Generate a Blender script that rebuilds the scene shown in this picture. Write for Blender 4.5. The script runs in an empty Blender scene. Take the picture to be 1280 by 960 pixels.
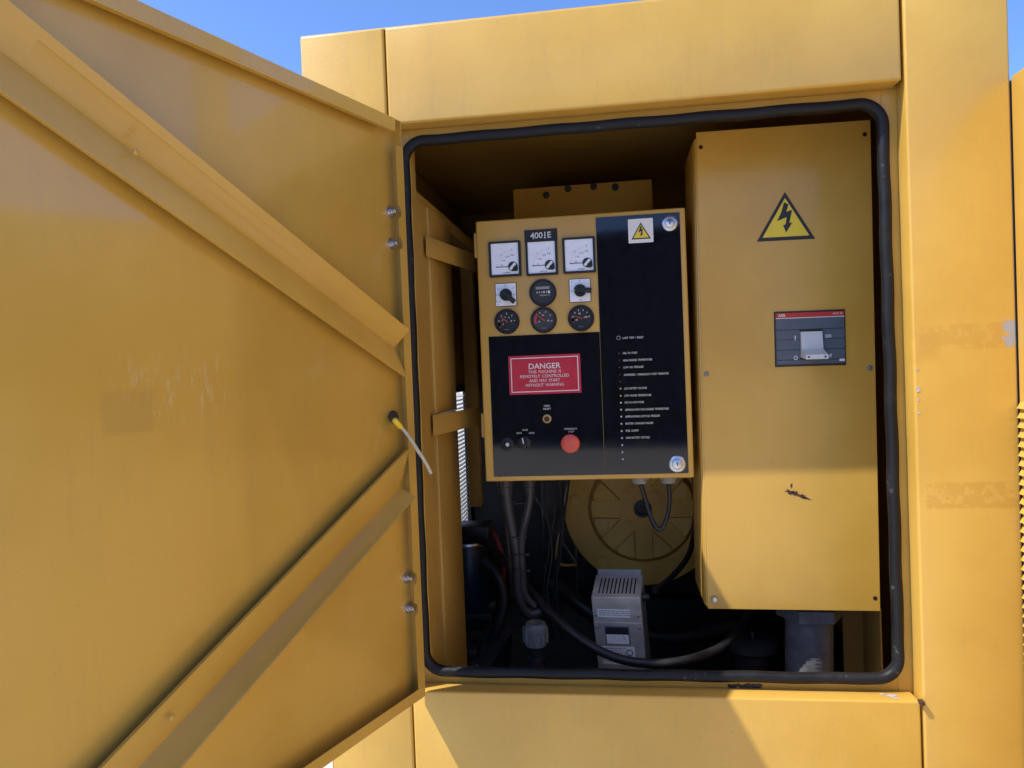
import bpy, bmesh, math, random
from mathutils import Vector, Matrix

random.seed(7)
scene = bpy.context.scene
R = math.radians

# ------------------------------------------------------------------ camera
FOC = 930.0                                   # focal length in photo pixels (1280 wide)
YAW, PITCH, ROLL = R(-7.909), R(-1.083), R(-2.246)
CAM = Vector((0.0, -1.4, 1.6))
_f = Vector((math.sin(YAW) * math.cos(PITCH), math.cos(YAW) * math.cos(PITCH), math.sin(PITCH)))
_r0 = Vector((math.cos(YAW), -math.sin(YAW), 0))
_u0 = _r0.cross(_f)
RIGHT = _r0 * math.cos(ROLL) + _u0 * math.sin(ROLL)
UP = -_r0 * math.sin(ROLL) + _u0 * math.cos(ROLL)
FWD = _f
cd = bpy.data.cameras.new('camera')
cd.sensor_width = 36.0
cd.lens = FOC / 1280.0 * 36.0
cd.clip_start = 0.02
cd.clip_end = 3000
cam = bpy.data.objects.new('camera', cd)
scene.collection.objects.link(cam)
m = Matrix((RIGHT, UP, -FWD)).transposed().to_4x4()
m.translation = CAM
cam.matrix_world = m
scene.camera = cam

# ------------------------------------------------------------------ sky, sun, exposure
TOSUN = Vector((-1.93, -1.0, 3.05)).normalized()
SUN_EL = math.asin(TOSUN.z)
world = bpy.data.worlds.new('World')
scene.world = world
world.use_nodes = True
wn = world.node_tree
wn.nodes.clear()
wout = wn.nodes.new('ShaderNodeOutputWorld')
wbg = wn.nodes.new('ShaderNodeBackground')
wsky = wn.nodes.new('ShaderNodeTexSky')
wsky.sky_type = 'NISHITA'
wsky.sun_disc = False
wsky.sun_elevation = SUN_EL
wsky.sun_rotation = math.atan2(TOSUN.x, TOSUN.y)
wsky.altitude = 0
wsky.air_density = 0.5
wsky.dust_density = 0.8
wsky.ozone_density = 10.0
wbg.inputs['Strength'].default_value = 0.142
wn.links.new(wsky.outputs[0], wbg.inputs['Color'])
wn.links.new(wbg.outputs[0], wout.inputs['Surface'])
sl = bpy.data.lights.new('sun', 'SUN')
sl.energy = 2.0
sl.angle = R(0.53)
sl.color = (1.0, 0.975, 0.945)
sun = bpy.data.objects.new('sun', sl)
scene.collection.objects.link(sun)
sun.rotation_euler = TOSUN.to_track_quat('Z', 'Y').to_euler()
sun.location = (-4, -3, 7)
vs = scene.view_settings
vs.view_transform = 'Standard'
vs.look = 'None'
vs.exposure = 1.55
vs.gamma = 1.0
vs.use_curve_mapping = False

# ------------------------------------------------------------------ pixel -> place
def ray(px, py):
    return RIGHT * ((px - 640) / FOC) - UP * ((py - 480) / FOC) + FWD


class Frame:
    """Local frame: x right, y away from the viewer, z up."""
    def __init__(self, o, x=(1, 0, 0), z=(0, 0, 1)):
        self.o = Vector(o)
        self.x = Vector(x).normalized()
        self.z = Vector(z).normalized()
        self.y = self.z.cross(self.x)

    def p(self, px, py, w=0.0):
        d = ray(px, py)
        c = CAM - self.o
        t = (w - c.dot(self.y)) / d.dot(self.y)
        q = c + d * t
        return Vector((q.dot(self.x), w, q.dot(self.z)))

    def matrix(self):
        mm = Matrix((self.x, self.y, self.z)).transposed().to_4x4()
        mm.translation = self.o
        return mm

    def world(self, v):
        return self.o + self.x * v[0] + self.y * v[1] + self.z * v[2]


WORLD = Frame((0, 0, 0))


def W(px, py, y=0.0):
    return WORLD.p(px, py, y)


# ------------------------------------------------------------------ mesh builder
class MB:
    def __init__(self):
        self.bm = bmesh.new()

    def box(self, a, b, bev=0.0, seg=2, mat=0):
        x0, y0, z0 = [min(a[i], b[i]) for i in range(3)]
        x1, y1, z1 = [max(a[i], b[i]) for i in range(3)]
        vs_ = [self.bm.verts.new(c) for c in ((x0, y0, z0), (x1, y0, z0), (x1, y1, z0), (x0, y1, z0),
                                              (x0, y0, z1), (x1, y0, z1), (x1, y1, z1), (x0, y1, z1))]
        fs = [self.bm.faces.new([vs_[i] for i in q]) for q in
              ((3, 2, 1, 0), (4, 5, 6, 7), (0, 1, 5, 4), (1, 2, 6, 5), (2, 3, 7, 6), (3, 0, 4, 7))]
        for f in fs:
            f.material_index = mat
        if bev > 0:
            es = list({e for f in fs for e in f.edges})
            bmesh.ops.bevel(self.bm, geom=es, offset=bev, segments=seg, affect='EDGES', profile=0.5, clamp_overlap=True)
        return self

    def hexa(self, pts, bev=0.0):
        """8 corners: bottom ring 0-3 (ccw seen from above), top ring 4-7."""
        vs_ = [self.bm.verts.new(p) for p in pts]
        fs = [self.bm.faces.new([vs_[i] for i in q]) for q in
              ((3, 2, 1, 0), (4, 5, 6, 7), (0, 1, 5, 4), (1, 2, 6, 5), (2, 3, 7, 6), (3, 0, 4, 7))]
        if bev > 0:
            es = list({e for f in fs for e in f.edges})
            bmesh.ops.bevel(self.bm, geom=es, offset=bev, segments=2, affect='EDGES', profile=0.5, clamp_overlap=True)
        return self

    def prism(self, pts, y0, y1, bev=0.0):
        """polygon of (x, z) pulled along y."""
        a = [self.bm.verts.new((p[0], y0, p[1])) for p in pts]
        b = [self.bm.verts.new((p[0], y1, p[1])) for p in pts]
        n = len(pts)
        fs = [self.bm.faces.new(a), self.bm.faces.new(b[::-1])]
        for i in range(n):
            j = (i + 1) % n
            fs.append(self.bm.faces.new((a[j], a[i], b[i], b[j])))
        if bev > 0:
            es = list({e for f in fs[:1] for e in f.edges})
            bmesh.ops.bevel(self.bm, geom=es, offset=bev, segments=2, affect='EDGES', profile=0.5, clamp_overlap=True)
        return self

    def ring(self, outer, inner, y0, y1):
        """plate between two outlines with the same number of (x, z) points."""
        n = len(outer)
        v = [[self.bm.verts.new((p[0], y, p[1])) for p in o] for o in (outer, inner) for y in (y0, y1)]
        oa, ob, ia, ib = v
        for i in range(n):
            j = (i + 1) % n
            self.bm.faces.new((oa[i], oa[j], ia[j], ia[i]))
            self.bm.faces.new((ob[j], ob[i], ib[i], ib[j]))
            self.bm.faces.new((oa[j], oa[i], ob[i], ob[j]))
            self.bm.faces.new((ia[i], ia[j], ib[j], ib[i]))
        return self

    def tube(self, path, r, seg=12, closed=False, cap=True, ribs=0.0, section=None):
        path = [Vector(p) for p in path]
        n = len(path)
        rings = []
        prev = None
        for i, p in enumerate(path):
            if closed:
                t = (path[(i + 1) % n] - path[i - 1]).normalized()
            else:
                t = (path[min(i + 1, n - 1)] - path[max(i - 1, 0)]).normalized()
            if prev is None:
                a = Vector((0, 1, 0)) if abs(t.y) < 0.9 else Vector((1, 0, 0))
                nrm = (a - t * a.dot(t)).normalized()
            else:
                nrm = (prev - t * prev.dot(t)).normalized()
            prev = nrm
            b = t.cross(nrm)
            rr = (r[i] if isinstance(r, (list, tuple)) else r) * (1 + (ribs if i % 2 else 0))
            rings.append([self.bm.verts.new(p + (nrm * math.cos(2 * math.pi * k / seg) + b * math.sin(2 * math.pi * k / seg)) * rr)
                          for k in range(seg)])
        m_ = n if closed else n - 1
        for i in range(m_):
            A, B = rings[i], rings[(i + 1) % n]
            off = 0
            if closed and i == n - 1:
                off = min(range(seg), key=lambda o: (A[0].co - B[o].co).length)
            for k in range(seg):
                self.bm.faces.new((A[k], A[(k + 1) % seg], B[(k + 1 + off) % seg], B[(k + off) % seg]))
        if cap and not closed:
            self.bm.faces.new(rings[0][::-1])
            self.bm.faces.new(rings[-1])
        return self

    def lathe(self, c, prof, axis='y', seg=24, cap=True):
        """profile of (radius, height along axis) from the back to the viewer side."""
        c = Vector(c)
        rings = []
        for (r, h) in prof:
            ring = []
            for k in range(seg):
                a = 2 * math.pi * k / seg
                if axis == 'y':
                    q = Vector((math.cos(a) * r, h, math.sin(a) * r))
                elif axis == 'z':
                    q = Vector((math.cos(a) * r, math.sin(a) * r, h))
                else:
                    q = Vector((h, math.cos(a) * r, math.sin(a) * r))
                ring.append(self.bm.verts.new(c + q))
            rings.append(ring)
        for A, B in zip(rings, rings[1:]):
            for k in range(seg):
                self.bm.faces.new((A[k], A[(k + 1) % seg], B[(k + 1) % seg], B[k]))
        if cap:
            self.bm.faces.new(rings[0])
            self.bm.faces.new(rings[-1])
        return self

    def mesh(self, name, mat, smooth=None):
        bmesh.ops.recalc_face_normals(self.bm, faces=self.bm.faces)
        me = bpy.data.meshes.new(name)
        self.bm.to_mesh(me)
        self.bm.free()
        for m_ in (mat if isinstance(mat, (list, tuple)) else [mat]):
            me.materials.append(m_)
        if smooth is None:
            smooth = 40
        if smooth:
            me.polygons.foreach_set('use_smooth', [True] * len(me.polygons))
            me.set_sharp_from_angle(angle=R(smooth))
        me.update()
        return me

    def build(self, name, mat, parent=None, smooth=None):
        return place(self.mesh(name, mat, smooth), name, parent)


def place(me, name, parent=None, loc=None, rot=None):
    o = bpy.data.objects.new(name, me)
    scene.collection.objects.link(o)
    if loc is None and me is not None and len(me.vertices):
        # origin at the piece's own centre
        lo = Vector([min(v.co[i] for v in me.vertices) for i in range(3)])
        hi = Vector([max(v.co[i] for v in me.vertices) for i in range(3)])
        c = (lo + hi) / 2
        me.transform(Matrix.Translation(-c))
        o.location = c
    elif loc is not None:
        o.location = loc
    if rot is not None:
        o.rotation_euler = rot
    if parent is not None:
        o.parent = parent
    return o


def tag(o, label=None, category=None, group=None, kind=None):
    if label: o['label'] = label
    if category: o['category'] = category
    if group: o['group'] = group
    if kind: o['kind'] = kind
    return o


def thing(name, label, category, frame, group=None):
    o = bpy.data.objects.new(name, None)
    scene.collection.objects.link(o)
    o.empty_display_size = 0.05
    o.matrix_world = frame.matrix()
    return tag(o, label, category, group)


def rrect(x0, x1, z0, z1, r, n=8):
    pts = []
    for cx, cz, a0 in ((x1 - r, z1 - r, 0), (x0 + r, z1 - r, 90), (x0 + r, z0 + r, 180), (x1 - r, z0 + r, 270)):
        for k in range(n + 1):
            a = R(a0 + 90 * k / n)
            pts.append((cx + r * math.cos(a), cz + r * math.sin(a)))
    return pts


def spline(pts, n=10):
    """Catmull-Rom through the points."""
    P = [Vector(p) for p in pts]
    P = [2 * P[0] - P[1]] + P + [2 * P[-1] - P[-2]]
    out = []
    for i in range(1, len(P) - 2):
        for k in range(n):
            t = k / n
            a, b, c, d = P[i - 1], P[i], P[i + 1], P[i + 2]
            out.append(0.5 * (2 * b + (c - a) * t + (2 * a - 5 * b + 4 * c - d) * t * t + (3 * b - a - 3 * c + d) * t ** 3))
    out.append(P[-2])
    return out


def text_mesh(s, mat, x0, x1, zc, h, y, bold=0.0, name='lettering', parent=None, spacing=1.0):
    """flat raised lettering fitted between x0 and x1, cap height h, centred on zc, on plane y."""
    cu = bpy.data.curves.new(name, 'FONT')
    cu.body = s
    cu.size = 1.0
    cu.offset = bold
    cu.space_character = spacing
    cu.space_word = 1.5
    cu.resolution_u = 3
    t = bpy.data.objects.new(name, cu)
    scene.collection.objects.link(t)
    dg = bpy.context.evaluated_depsgraph_get()
    me = bpy.data.meshes.new_from_object(t.evaluated_get(dg))
    bpy.data.objects.remove(t)
    bpy.data.curves.remove(cu)
    xs = [v.co.x for v in me.vertices]
    ys = [v.co.y for v in me.vertices]
    lx, hx, ly, hy = min(xs), max(xs), min(ys), max(ys)
    cx, cz = (x0 + x1) / 2, zc
    for v in me.vertices:
        u = (v.co.x - lx) / (hx - lx)
        w = (v.co.y - ly) / (hy - ly)
        v.co = ((u - 0.5) * (x1 - x0), 0, (w - 0.5) * h)
    me.materials.clear()
    me.materials.append(mat)
    return place(me, name, parent, loc=(cx, y, cz))


# ------------------------------------------------------------------ materials
def new_mat(name):
    mt = bpy.data.materials.new(name)
    mt.use_nodes = True
    nt = mt.node_tree
    b = nt.nodes['Principled BSDF']
    return mt, nt, b


def mathn(nt, op, a, b=None, clamp=False):
    n = nt.nodes.new('ShaderNodeMath')
    n.operation = op
    n.use_clamp = clamp
    for i, v in enumerate((a, b)):
        if v is None: continue
        if isinstance(v, (int, float)): n.inputs[i].default_value = v
        else: nt.links.new(v, n.inputs[i])
    return n.outputs[0]


def noise(nt, vec, scale, detail=4, rough=0.6, stretch=None):
    if stretch:
        mp = nt.nodes.new('ShaderNodeMapping')
        mp.inputs['Scale'].default_value = stretch
        nt.links.new(vec, mp.inputs['Vector'])
        vec = mp.outputs[0]
    n = nt.nodes.new('ShaderNodeTexNoise')
    n.inputs['Scale'].default_value = scale
    n.inputs['Detail'].default_value = detail
    n.inputs['Roughness'].default_value = rough
    nt.links.new(vec, n.inputs['Vector'])
    return n.outputs['Fac']


def smooth(nt, v, a, b, lo=0.0, hi=1.0):
    n = nt.nodes.new('ShaderNodeMapRange')
    n.interpolation_type = 'SMOOTHSTEP'
    n.inputs['From Min'].default_value = a
    n.inputs['From Max'].default_value = b
    n.inputs['To Min'].default_value = lo
    n.inputs['To Max'].default_value = hi
    nt.links.new(v, n.inputs['Value'])
    return n.outputs[0]


def mix(nt, fac, a, b):
    n = nt.nodes.new('ShaderNodeMix')
    n.data_type = 'RGBA'
    if isinstance(fac, (int, float)): n.inputs[0].default_value = fac
    else: nt.links.new(fac, n.inputs[0])
    for sock, v in ((n.inputs[6], a), (n.inputs[7], b)):
        if isinstance(v, tuple): sock.default_value = (*v, 1)
        else: nt.links.new(v, sock)
    return n.outputs[2]


def coords(nt):
    tc = nt.nodes.new('ShaderNodeTexCoord')
    return tc.outputs['Object']


def rectmask(nt, sep, cx, cz, hw, hh, soft, wob=None, wamp=0.0):
    """1 inside an x/z rectangle, optional noisy outline."""
    dx = mathn(nt, 'ABSOLUTE', mathn(nt, 'SUBTRACT', sep.outputs['X'], cx))
    dz = mathn(nt, 'ABSOLUTE', mathn(nt, 'SUBTRACT', sep.outputs['Z'], cz))
    dx = mathn(nt, 'SUBTRACT', dx, hw)
    dz = mathn(nt, 'SUBTRACT', dz, hh)
    d = mathn(nt, 'MAXIMUM', dx, dz)
    if wob is not None:
        d = mathn(nt, 'ADD', d, mathn(nt, 'MULTIPLY', mathn(nt, 'SUBTRACT', wob, 0.5), wamp))
    return smooth(nt, d, -soft, soft, 1.0, 0.0)


YELLOW = (0.615, 0.360, 0.060)


def paint(name, col=YELLOW, rough=0.3, dirt=0.5, peel=0.05, marks=None, coat=0.12, coat_rough=0.12):
    """sprayed enamel: slight tone drift, fine specks, streaks, orange peel; marks(nt, vec, sep, colour, rough) adds wear."""
    mt, nt, b = new_mat(name)
    v = coords(nt)
    n1 = noise(nt, v, 2.2, 5, 0.55)
    n2 = noise(nt, v, 9.0, 6, 0.7, (6, 6, 0.8))
    n3 = noise(nt, v, 160, 3, 0.6)
    dark = tuple(c * k for c, k in zip(col, (0.86, 0.84, 0.80)))
    pale = tuple(min(1, c * k + o) for c, k, o in zip(col, (1.03, 1.04, 1.1), (0.0, 0.003, 0.004)))
    c = mix(nt, smooth(nt, n1, 0.35, 0.68), dark, pale)
    c = mix(nt, mathn(nt, 'MULTIPLY', smooth(nt, n2, 0.52, 0.75), 0.22 * dirt), c, (0.30, 0.22, 0.11))
    c = mix(nt, mathn(nt, 'MULTIPLY', smooth(nt, n3, 0.66, 0.74), 0.35 * dirt), c, (0.22, 0.14, 0.06))
    rg = smooth(nt, n1, 0.3, 0.7, rough * 0.85, rough * 1.2)
    if marks:
        sep = nt.nodes.new('ShaderNodeSeparateXYZ')
        nt.links.new(v, sep.inputs[0])
        c, rg = marks(nt, v, sep, c, rg)
    nt.links.new(c, b.inputs['Base Color'])
    nt.links.new(rg, b.inputs['Roughness'])
    b.inputs['Coat Weight'].default_value = coat
    b.inputs['Coat Roughness'].default_value = coat_rough
    b.inputs['Coat IOR'].default_value = 1.6
    bp = nt.nodes.new('ShaderNodeBump')
    bp.inputs['Strength'].default_value = peel
    bp.inputs['Distance'].default_value = 0.004
    hh = mathn(nt, 'ADD', noise(nt, v, 220, 2, 0.5), mathn(nt, 'MULTIPLY', noise(nt, v, 3.0, 0, 0.5), 2.0))
    nt.links.new(hh, bp.inputs['Height'])
    nt.links.new(bp.outputs[0], b.inputs['Normal'])
    return mt


def plain(name, col, rough=0.5, metal=0.0, var=0.15, scale=40, bump=0.0, coat=0.0, bscale=None):
    mt, nt, b = new_mat(name)
    v = coords(nt)
    n1 = noise(nt, v, scale, 5, 0.6)
    c = mix(nt, smooth(nt, n1, 0.3, 0.7), tuple(x * (1 - var) for x in col), tuple(min(1, x * (1 + var)) for x in col))
    nt.links.new(c, b.inputs['Base Color'])
    nt.links.new(smooth(nt, n1, 0.3, 0.7, rough * 0.85, min(1, rough * 1.15)), b.inputs['Roughness'])
    b.inputs['Metallic'].default_value = metal
    b.inputs['Coat Weight'].default_value = coat
    if bump:
        bp = nt.nodes.new('ShaderNodeBump')
        bp.inputs['Strength'].default_value = bump
        bp.inputs['Distance'].default_value = 0.002
        nt.links.new(noise(nt, v, bscale or scale * 3, 4, 0.6), bp.inputs['Height'])
        nt.links.new(bp.outputs[0], b.inputs['Normal'])
    return mt


M_paint = paint('yellow enamel on sheet steel', dirt=0.9, peel=0.05)
M_in = paint('dusty yellow enamel with inside shade', tuple(c * k for c, k in zip(YELLOW, (0.78, 0.78, 0.85))), rough=0.5, dirt=1.3, coat=0.0)  # dusty enamel, its base also darkened to stand in for interior shade
M_panel = paint('yellow enamel on control panel', rough=0.38, dirt=0.25, coat=0.1)
M_alt = paint('dull yellow enamel on casting', tuple(c * 1.1 for c in YELLOW), rough=0.5, dirt=1.0, coat=0.0, peel=0.3)
M_rubber = plain('black rubber', (0.022, 0.022, 0.025), 0.42, var=0.35, scale=60, bump=0.15)
M_black = plain('black cable sheath', (0.012, 0.012, 0.013), 0.45, var=0.3)
M_gloss = plain('glossy black acrylic', (0.006, 0.006, 0.008), 0.05, var=0.2, coat=0.0)
M_bezel = plain('black plastic bezel', (0.005, 0.005, 0.0055), 0.5)
M_face = plain('black gauge face', (0.008, 0.0085, 0.010), 0.6)
M_facedull = plain('hazed gauge face', (0.035, 0.035, 0.037), 0.6)
M_white = plain('sky tinted white dial', (0.84, 0.87, 0.93), 0.3, var=0.03)  # blue tint paints in the sky reflected by the meter glass
M_print = plain('white print', (0.72, 0.71, 0.66), 0.6, var=0.03)
M_ink = plain('black print', (0.02, 0.02, 0.022), 0.5)
M_greyink = plain('grey print', (0.22, 0.23, 0.26), 0.5)
M_zinc = plain('zinc plated steel', (0.55, 0.55, 0.56), 0.32, metal=0.9, var=0.2)
M_brass = plain('brass ring', (0.50, 0.36, 0.14), 0.35, metal=0.8)
M_red = plain('red plastic button', (0.62, 0.085, 0.05), 0.42, var=0.15, scale=90)
M_sign = plain('red sign', (0.50, 0.012, 0.035), 0.35, var=0.05)
M_signyel = plain('yellow sign', (0.80, 0.60, 0.03), 0.35, var=0.04)
M_needle = plain('red needle', (0.62, 0.05, 0.03), 0.4)
M_amber = plain('amber lamp lens', (0.60, 0.38, 0.06), 0.25)
M_redlamp = plain('dark red lamp lens', (0.10, 0.010, 0.02), 0.25)
M_clear = plain('clear lamp lens', (0.55, 0.56, 0.56), 0.2)
M_grey = plain('grey plastic fitting', (0.26, 0.275, 0.26), 0.45, var=0.1)
M_conduit = plain('dark grey conduit', (0.028, 0.029, 0.033), 0.45, var=0.15)
M_hose = plain('grey conduit hose', (0.12, 0.12, 0.125), 0.5, var=0.2)
M_breaker = plain('blue grey breaker moulding', (0.085, 0.105, 0.135), 0.45, var=0.06)
M_breakerred = plain('red breaker stripe', (0.50, 0.03, 0.025), 0.4, var=0.05)
M_toggle = plain('pale grey toggle', (0.62, 0.62, 0.60), 0.4, var=0.05)
M_alu = plain('brushed aluminium', (0.47, 0.45, 0.39), 0.45, metal=0.35, var=0.12, scale=30)
M_aludark = plain('dark aluminium side', (0.20, 0.22, 0.26), 0.45, metal=0.3, var=0.1)
M_dark = plain('near black interior', (0.010, 0.010, 0.010), 0.8, var=0.4, scale=12)  # plain near-black base colour for floor, bulkhead, holes and slots
M_engine = plain('dark grease coated steel', (0.016, 0.015, 0.015), 0.5, var=0.5, scale=14)
M_blue = plain('dark blue canister', (0.012, 0.018, 0.036), 0.4, var=0.2)
M_redcable = plain('red cable', (0.25, 0.015, 0.02), 0.45)
M_louvre = plain('daylight white louvre slat', (0.80, 0.79, 0.76), 0.5, var=0.05)  # white base stands in for bright daylight seen through the vent
M_tube = plain('aged clear tube', (0.55, 0.50, 0.36), 0.35, var=0.2, scale=70)
M_sleeve = plain('yellow sleeve', (0.75, 0.52, 0.03), 0.4)
M_chip = plain('bare primer', (0.40, 0.40, 0.44), 0.6, var=0.3, scale=200)
M_rust = plain('rust in chipped paint', (0.06, 0.030, 0.016), 0.8, var=0.5, scale=300)
M_paper = plain('white sticker paper', (0.78, 0.77, 0.73), 0.5, var=0.03)
M_container = plain('dark blue painted steel', (0.03, 0.035, 0.05), 0.55, var=0.2, scale=4)


def column_marks(nt, v, sep, c, rg):
    w = noise(nt, v, 28, 4, 0.6)
    w2 = noise(nt, v, 60, 4, 0.65)
    gold = (0.50, 0.275, 0.040)
    # object origin is the centre of the column; set below through COL
    a = rectmask(nt, sep, 0.006, COLZ(421), 0.080, 0.0225, 0.0025, w, 0.010)
    blob = mathn(nt, 'MULTIPLY', smooth(nt, w2, 0.50, 0.56), 0.8)
    keep = mathn(nt, 'SUBTRACT', 1.0, blob)
    c = mix(nt, mathn(nt, 'MULTIPLY', mathn(nt, 'MULTIPLY', a, keep), 0.65), c, gold)
    b_ = rectmask(nt, sep, 0.010, COLZ(619), 0.080, 0.0230, 0.0022, w, 0.006)
    c = mix(nt, mathn(nt, 'MULTIPLY', mathn(nt, 'MULTIPLY', b_, keep), 0.65), c, gold)
    d = rectmask(nt, sep, -0.060, COLZ(432), 0.020, 0.024, 0.012, w, 0.03)
    c = mix(nt, mathn(nt, 'MULTIPLY', d, 0.6), c, (0.48, 0.26, 0.04))
    g = rectmask(nt, sep, 0.078, COLZ(421), 0.011, 0.021, 0.002, w2, 0.045)
    c = mix(nt, g, c, (0.36, 0.34, 0.32))
    m_ = mathn(nt, 'MAXIMUM', a, b_)
    r2 = nt.nodes.new('ShaderNodeMix')
    nt.links.new(m_, r2.inputs[0])
    nt.links.new(rg, r2.inputs[2])
    r2.inputs[3].default_value = 0.5
    return c, r2.outputs[0]


COL_X = (0.5225, 0.6925)
COL_Z = (0.05, 2.70)


def COLZ(py):
    return W(1200, py, 0).z - (COL_Z[0] + COL_Z[1]) / 2


M_column = paint('yellow enamel with tape residue', marks=column_marks)

# ------------------------------------------------------------------ ground (setting)
def ground_mat():
    mt, nt, b = new_mat('pale gravelled concrete')
    v = coords(nt)
    n1 = noise(nt, v, 0.35, 6, 0.6)
    n2 = noise(nt, v, 45, 5, 0.7)
    c = mix(nt, smooth(nt, n1, 0.3, 0.7), (0.52, 0.48, 0.41), (0.64, 0.59, 0.51))
    c = mix(nt, smooth(nt, n2, 0.4, 0.65), c, (0.44, 0.40, 0.34))
    nt.links.new(c, b.inputs['Base Color'])
    b.inputs['Roughness'].default_value = 0.9
    bp = nt.nodes.new('ShaderNodeBump')
    bp.inputs['Strength'].default_value = 0.4
    bp.inputs['Distance'].default_value = 0.01
    nt.links.new(n2, bp.inputs['Height'])
    nt.links.new(bp.outputs[0], b.inputs['Normal'])
    return mt


g = MB()
S = 900
vv = [g.bm.verts.new(p) for p in ((-S, -S, 0), (S, -S, 0), (S, S, 0), (-S, S, 0))]
g.bm.faces.new(vv)
go = place(g.mesh('ground', ground_mat(), 0), 'ground', None, loc=(0, 0, 0))
tag(go, kind='structure')

# dark steel shed added behind the camera to darken the black panel's reflection
FC = Frame((-0.7, -14.0, 0), (math.cos(R(7)), math.sin(R(7)), 0))
shed = thing('reflection_shed', 'dark blue corrugated shed added behind the camera to darken the panel reflection', 'shed', FC)
MB().box((-3.6, -4.0, 0.0), (3.6, -0.05, 4.25)).build('shed_body', M_container, shed)
rib = MB().prism([(-0.09, 0), (0.09, 0), (0.09, 4.0), (-0.09, 4.0)], -0.05, 0.0).mesh('corrugation', M_container)
for k in range(20):
    place(rib, 'corrugation', shed, loc=(-3.42 + k * 0.36, 0, 0.12))
MB().hexa([(-3.8, -4.2, 4.255), (3.8, -4.2, 4.255), (3.8, 0.15, 4.255), (-3.8, 0.15, 4.255),
           (-3.8, -4.2, 4.8), (3.8, -4.2, 4.8), (3.8, 0.15, 4.40), (-3.8, 0.15, 4.40)]).build('shed_roof', M_container, shed)

# ------------------------------------------------------------------ generator enclosure
XL, XR = -0.587, 0.6925          # outer corners of the end wall
XO = -0.4165                     # seam left of the opening
XJ = 0.5175                      # right end of header and lower panel
ZS, ZH, ZT = 0.980, 2.0815, 2.268
REC = 0.047
enc = thing('generator_enclosure', 'yellow steel generator enclosure with its control door swung open', 'generator',
            Frame((0.05, 0.3, 0)))
EO = Vector((0.05, 0.3, 0))


class EMB(MB):
    """builder whose coordinates are given in the world and shifted to the enclosure."""
    def build(self, name, mat, parent=None, smooth=None):
        me = self.mesh(name, mat, smooth)
        o = place(me, name, enc)
        o.location = o.location - EO
        return o


GAP = 0.0014
EMB().box((XL, 0, 0.05), (XO - GAP, REC, ZT), 0.005, 3).build('corner_panel', M_paint)
EMB().box((XO + GAP, 0.0, ZH), (XJ, REC, ZT), 0.005, 3).build('header_panel', M_paint)
EMB().box((XO + GAP, 0.0, 0.05), (XJ + 0.001, REC, ZS), 0.004, 3).build('lower_panel', M_paint)
EMB().box((COL_X[0], -0.001, COL_Z[0]), (COL_X[1], REC, COL_Z[1]), 0.0045, 3).build('column_panel', M_column)
# shell
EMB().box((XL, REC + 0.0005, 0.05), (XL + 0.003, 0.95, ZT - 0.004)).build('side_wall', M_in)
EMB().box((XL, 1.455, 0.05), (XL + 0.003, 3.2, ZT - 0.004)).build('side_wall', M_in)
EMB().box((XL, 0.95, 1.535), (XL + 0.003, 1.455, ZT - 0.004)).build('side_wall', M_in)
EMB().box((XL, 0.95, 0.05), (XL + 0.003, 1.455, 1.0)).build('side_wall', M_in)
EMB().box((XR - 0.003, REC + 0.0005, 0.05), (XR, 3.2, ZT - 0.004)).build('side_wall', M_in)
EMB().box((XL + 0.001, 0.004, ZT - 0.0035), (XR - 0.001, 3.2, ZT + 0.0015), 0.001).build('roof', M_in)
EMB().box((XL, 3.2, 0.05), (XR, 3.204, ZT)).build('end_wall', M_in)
EMB().box((XL, 0.0, 0.0), (XR, 3.2, 0.049)).build('base_frame', M_dark)
EMB().box((XL + 0.004, REC + 0.001, 0.70), (XR - 0.004, 3.19, 0.72)).build('floor_tray', M_dark)
# roof insulation lining / inner ceiling
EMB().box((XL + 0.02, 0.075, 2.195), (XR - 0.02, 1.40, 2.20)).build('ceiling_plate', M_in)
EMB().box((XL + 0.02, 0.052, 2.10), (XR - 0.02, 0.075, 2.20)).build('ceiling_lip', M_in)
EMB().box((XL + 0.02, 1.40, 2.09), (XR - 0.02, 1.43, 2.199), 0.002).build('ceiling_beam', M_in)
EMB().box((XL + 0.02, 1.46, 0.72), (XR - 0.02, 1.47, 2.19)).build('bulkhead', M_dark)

# recessed door frame
fr_in = rrect(W(513, 230, REC).x - 0.006, W(1099, 150, REC).x + 0.006, W(1060, 841, REC).z - 0.006, W(870, 152.5, REC).z + 0.006, 0.030)
n_ = len(fr_in)
FX0, FX1, FZ0, FZ1 = XO - 0.02, COL_X[0] + 0.02, ZS - 0.03, ZH + 0.03
cxm, czm = (FX0 + FX1) / 2, (FZ0 + FZ1) / 2
fr_out = []
for (x, z) in fr_in:
    dx, dz = x - cxm, z - czm
    s = min((FX1 - cxm) / abs(dx) if abs(dx) > 1e-6 else 9, (FZ1 - czm) / abs(dz) if abs(dz) > 1e-6 else 9)
    fr_out.append((cxm + dx * s, czm + dz * s))
# snap the nearest outline points to the true corners
for cx_, cz_ in ((FX0, FZ0), (FX1, FZ0), (FX0, FZ1), (FX1, FZ1)):
    i = min(range(n_), key=lambda k: (fr_out[k][0] - cx_) ** 2 + (fr_out[k][1] - cz_) ** 2)
    fr_out[i] = (cx_, cz_)
EMB().ring(fr_out, fr_in, REC, REC + 0.003).build('door_frame', M_paint, smooth=20)
xs = W(1100.5, 115, REC).x
EMB().box((xs, REC - 0.0012, ZS - 0.002), (COL_X[0] + 0.004, REC + 0.001, ZH + 0.002), 0.0005, 1).build('frame_stile', M_paint)
EMB().box((XO - 0.003, REC - 0.0012, ZS - 0.002), (XO + 0.030, REC + 0.001, ZH + 0.002), 0.0005, 1).build('frame_stile', M_paint)

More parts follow.
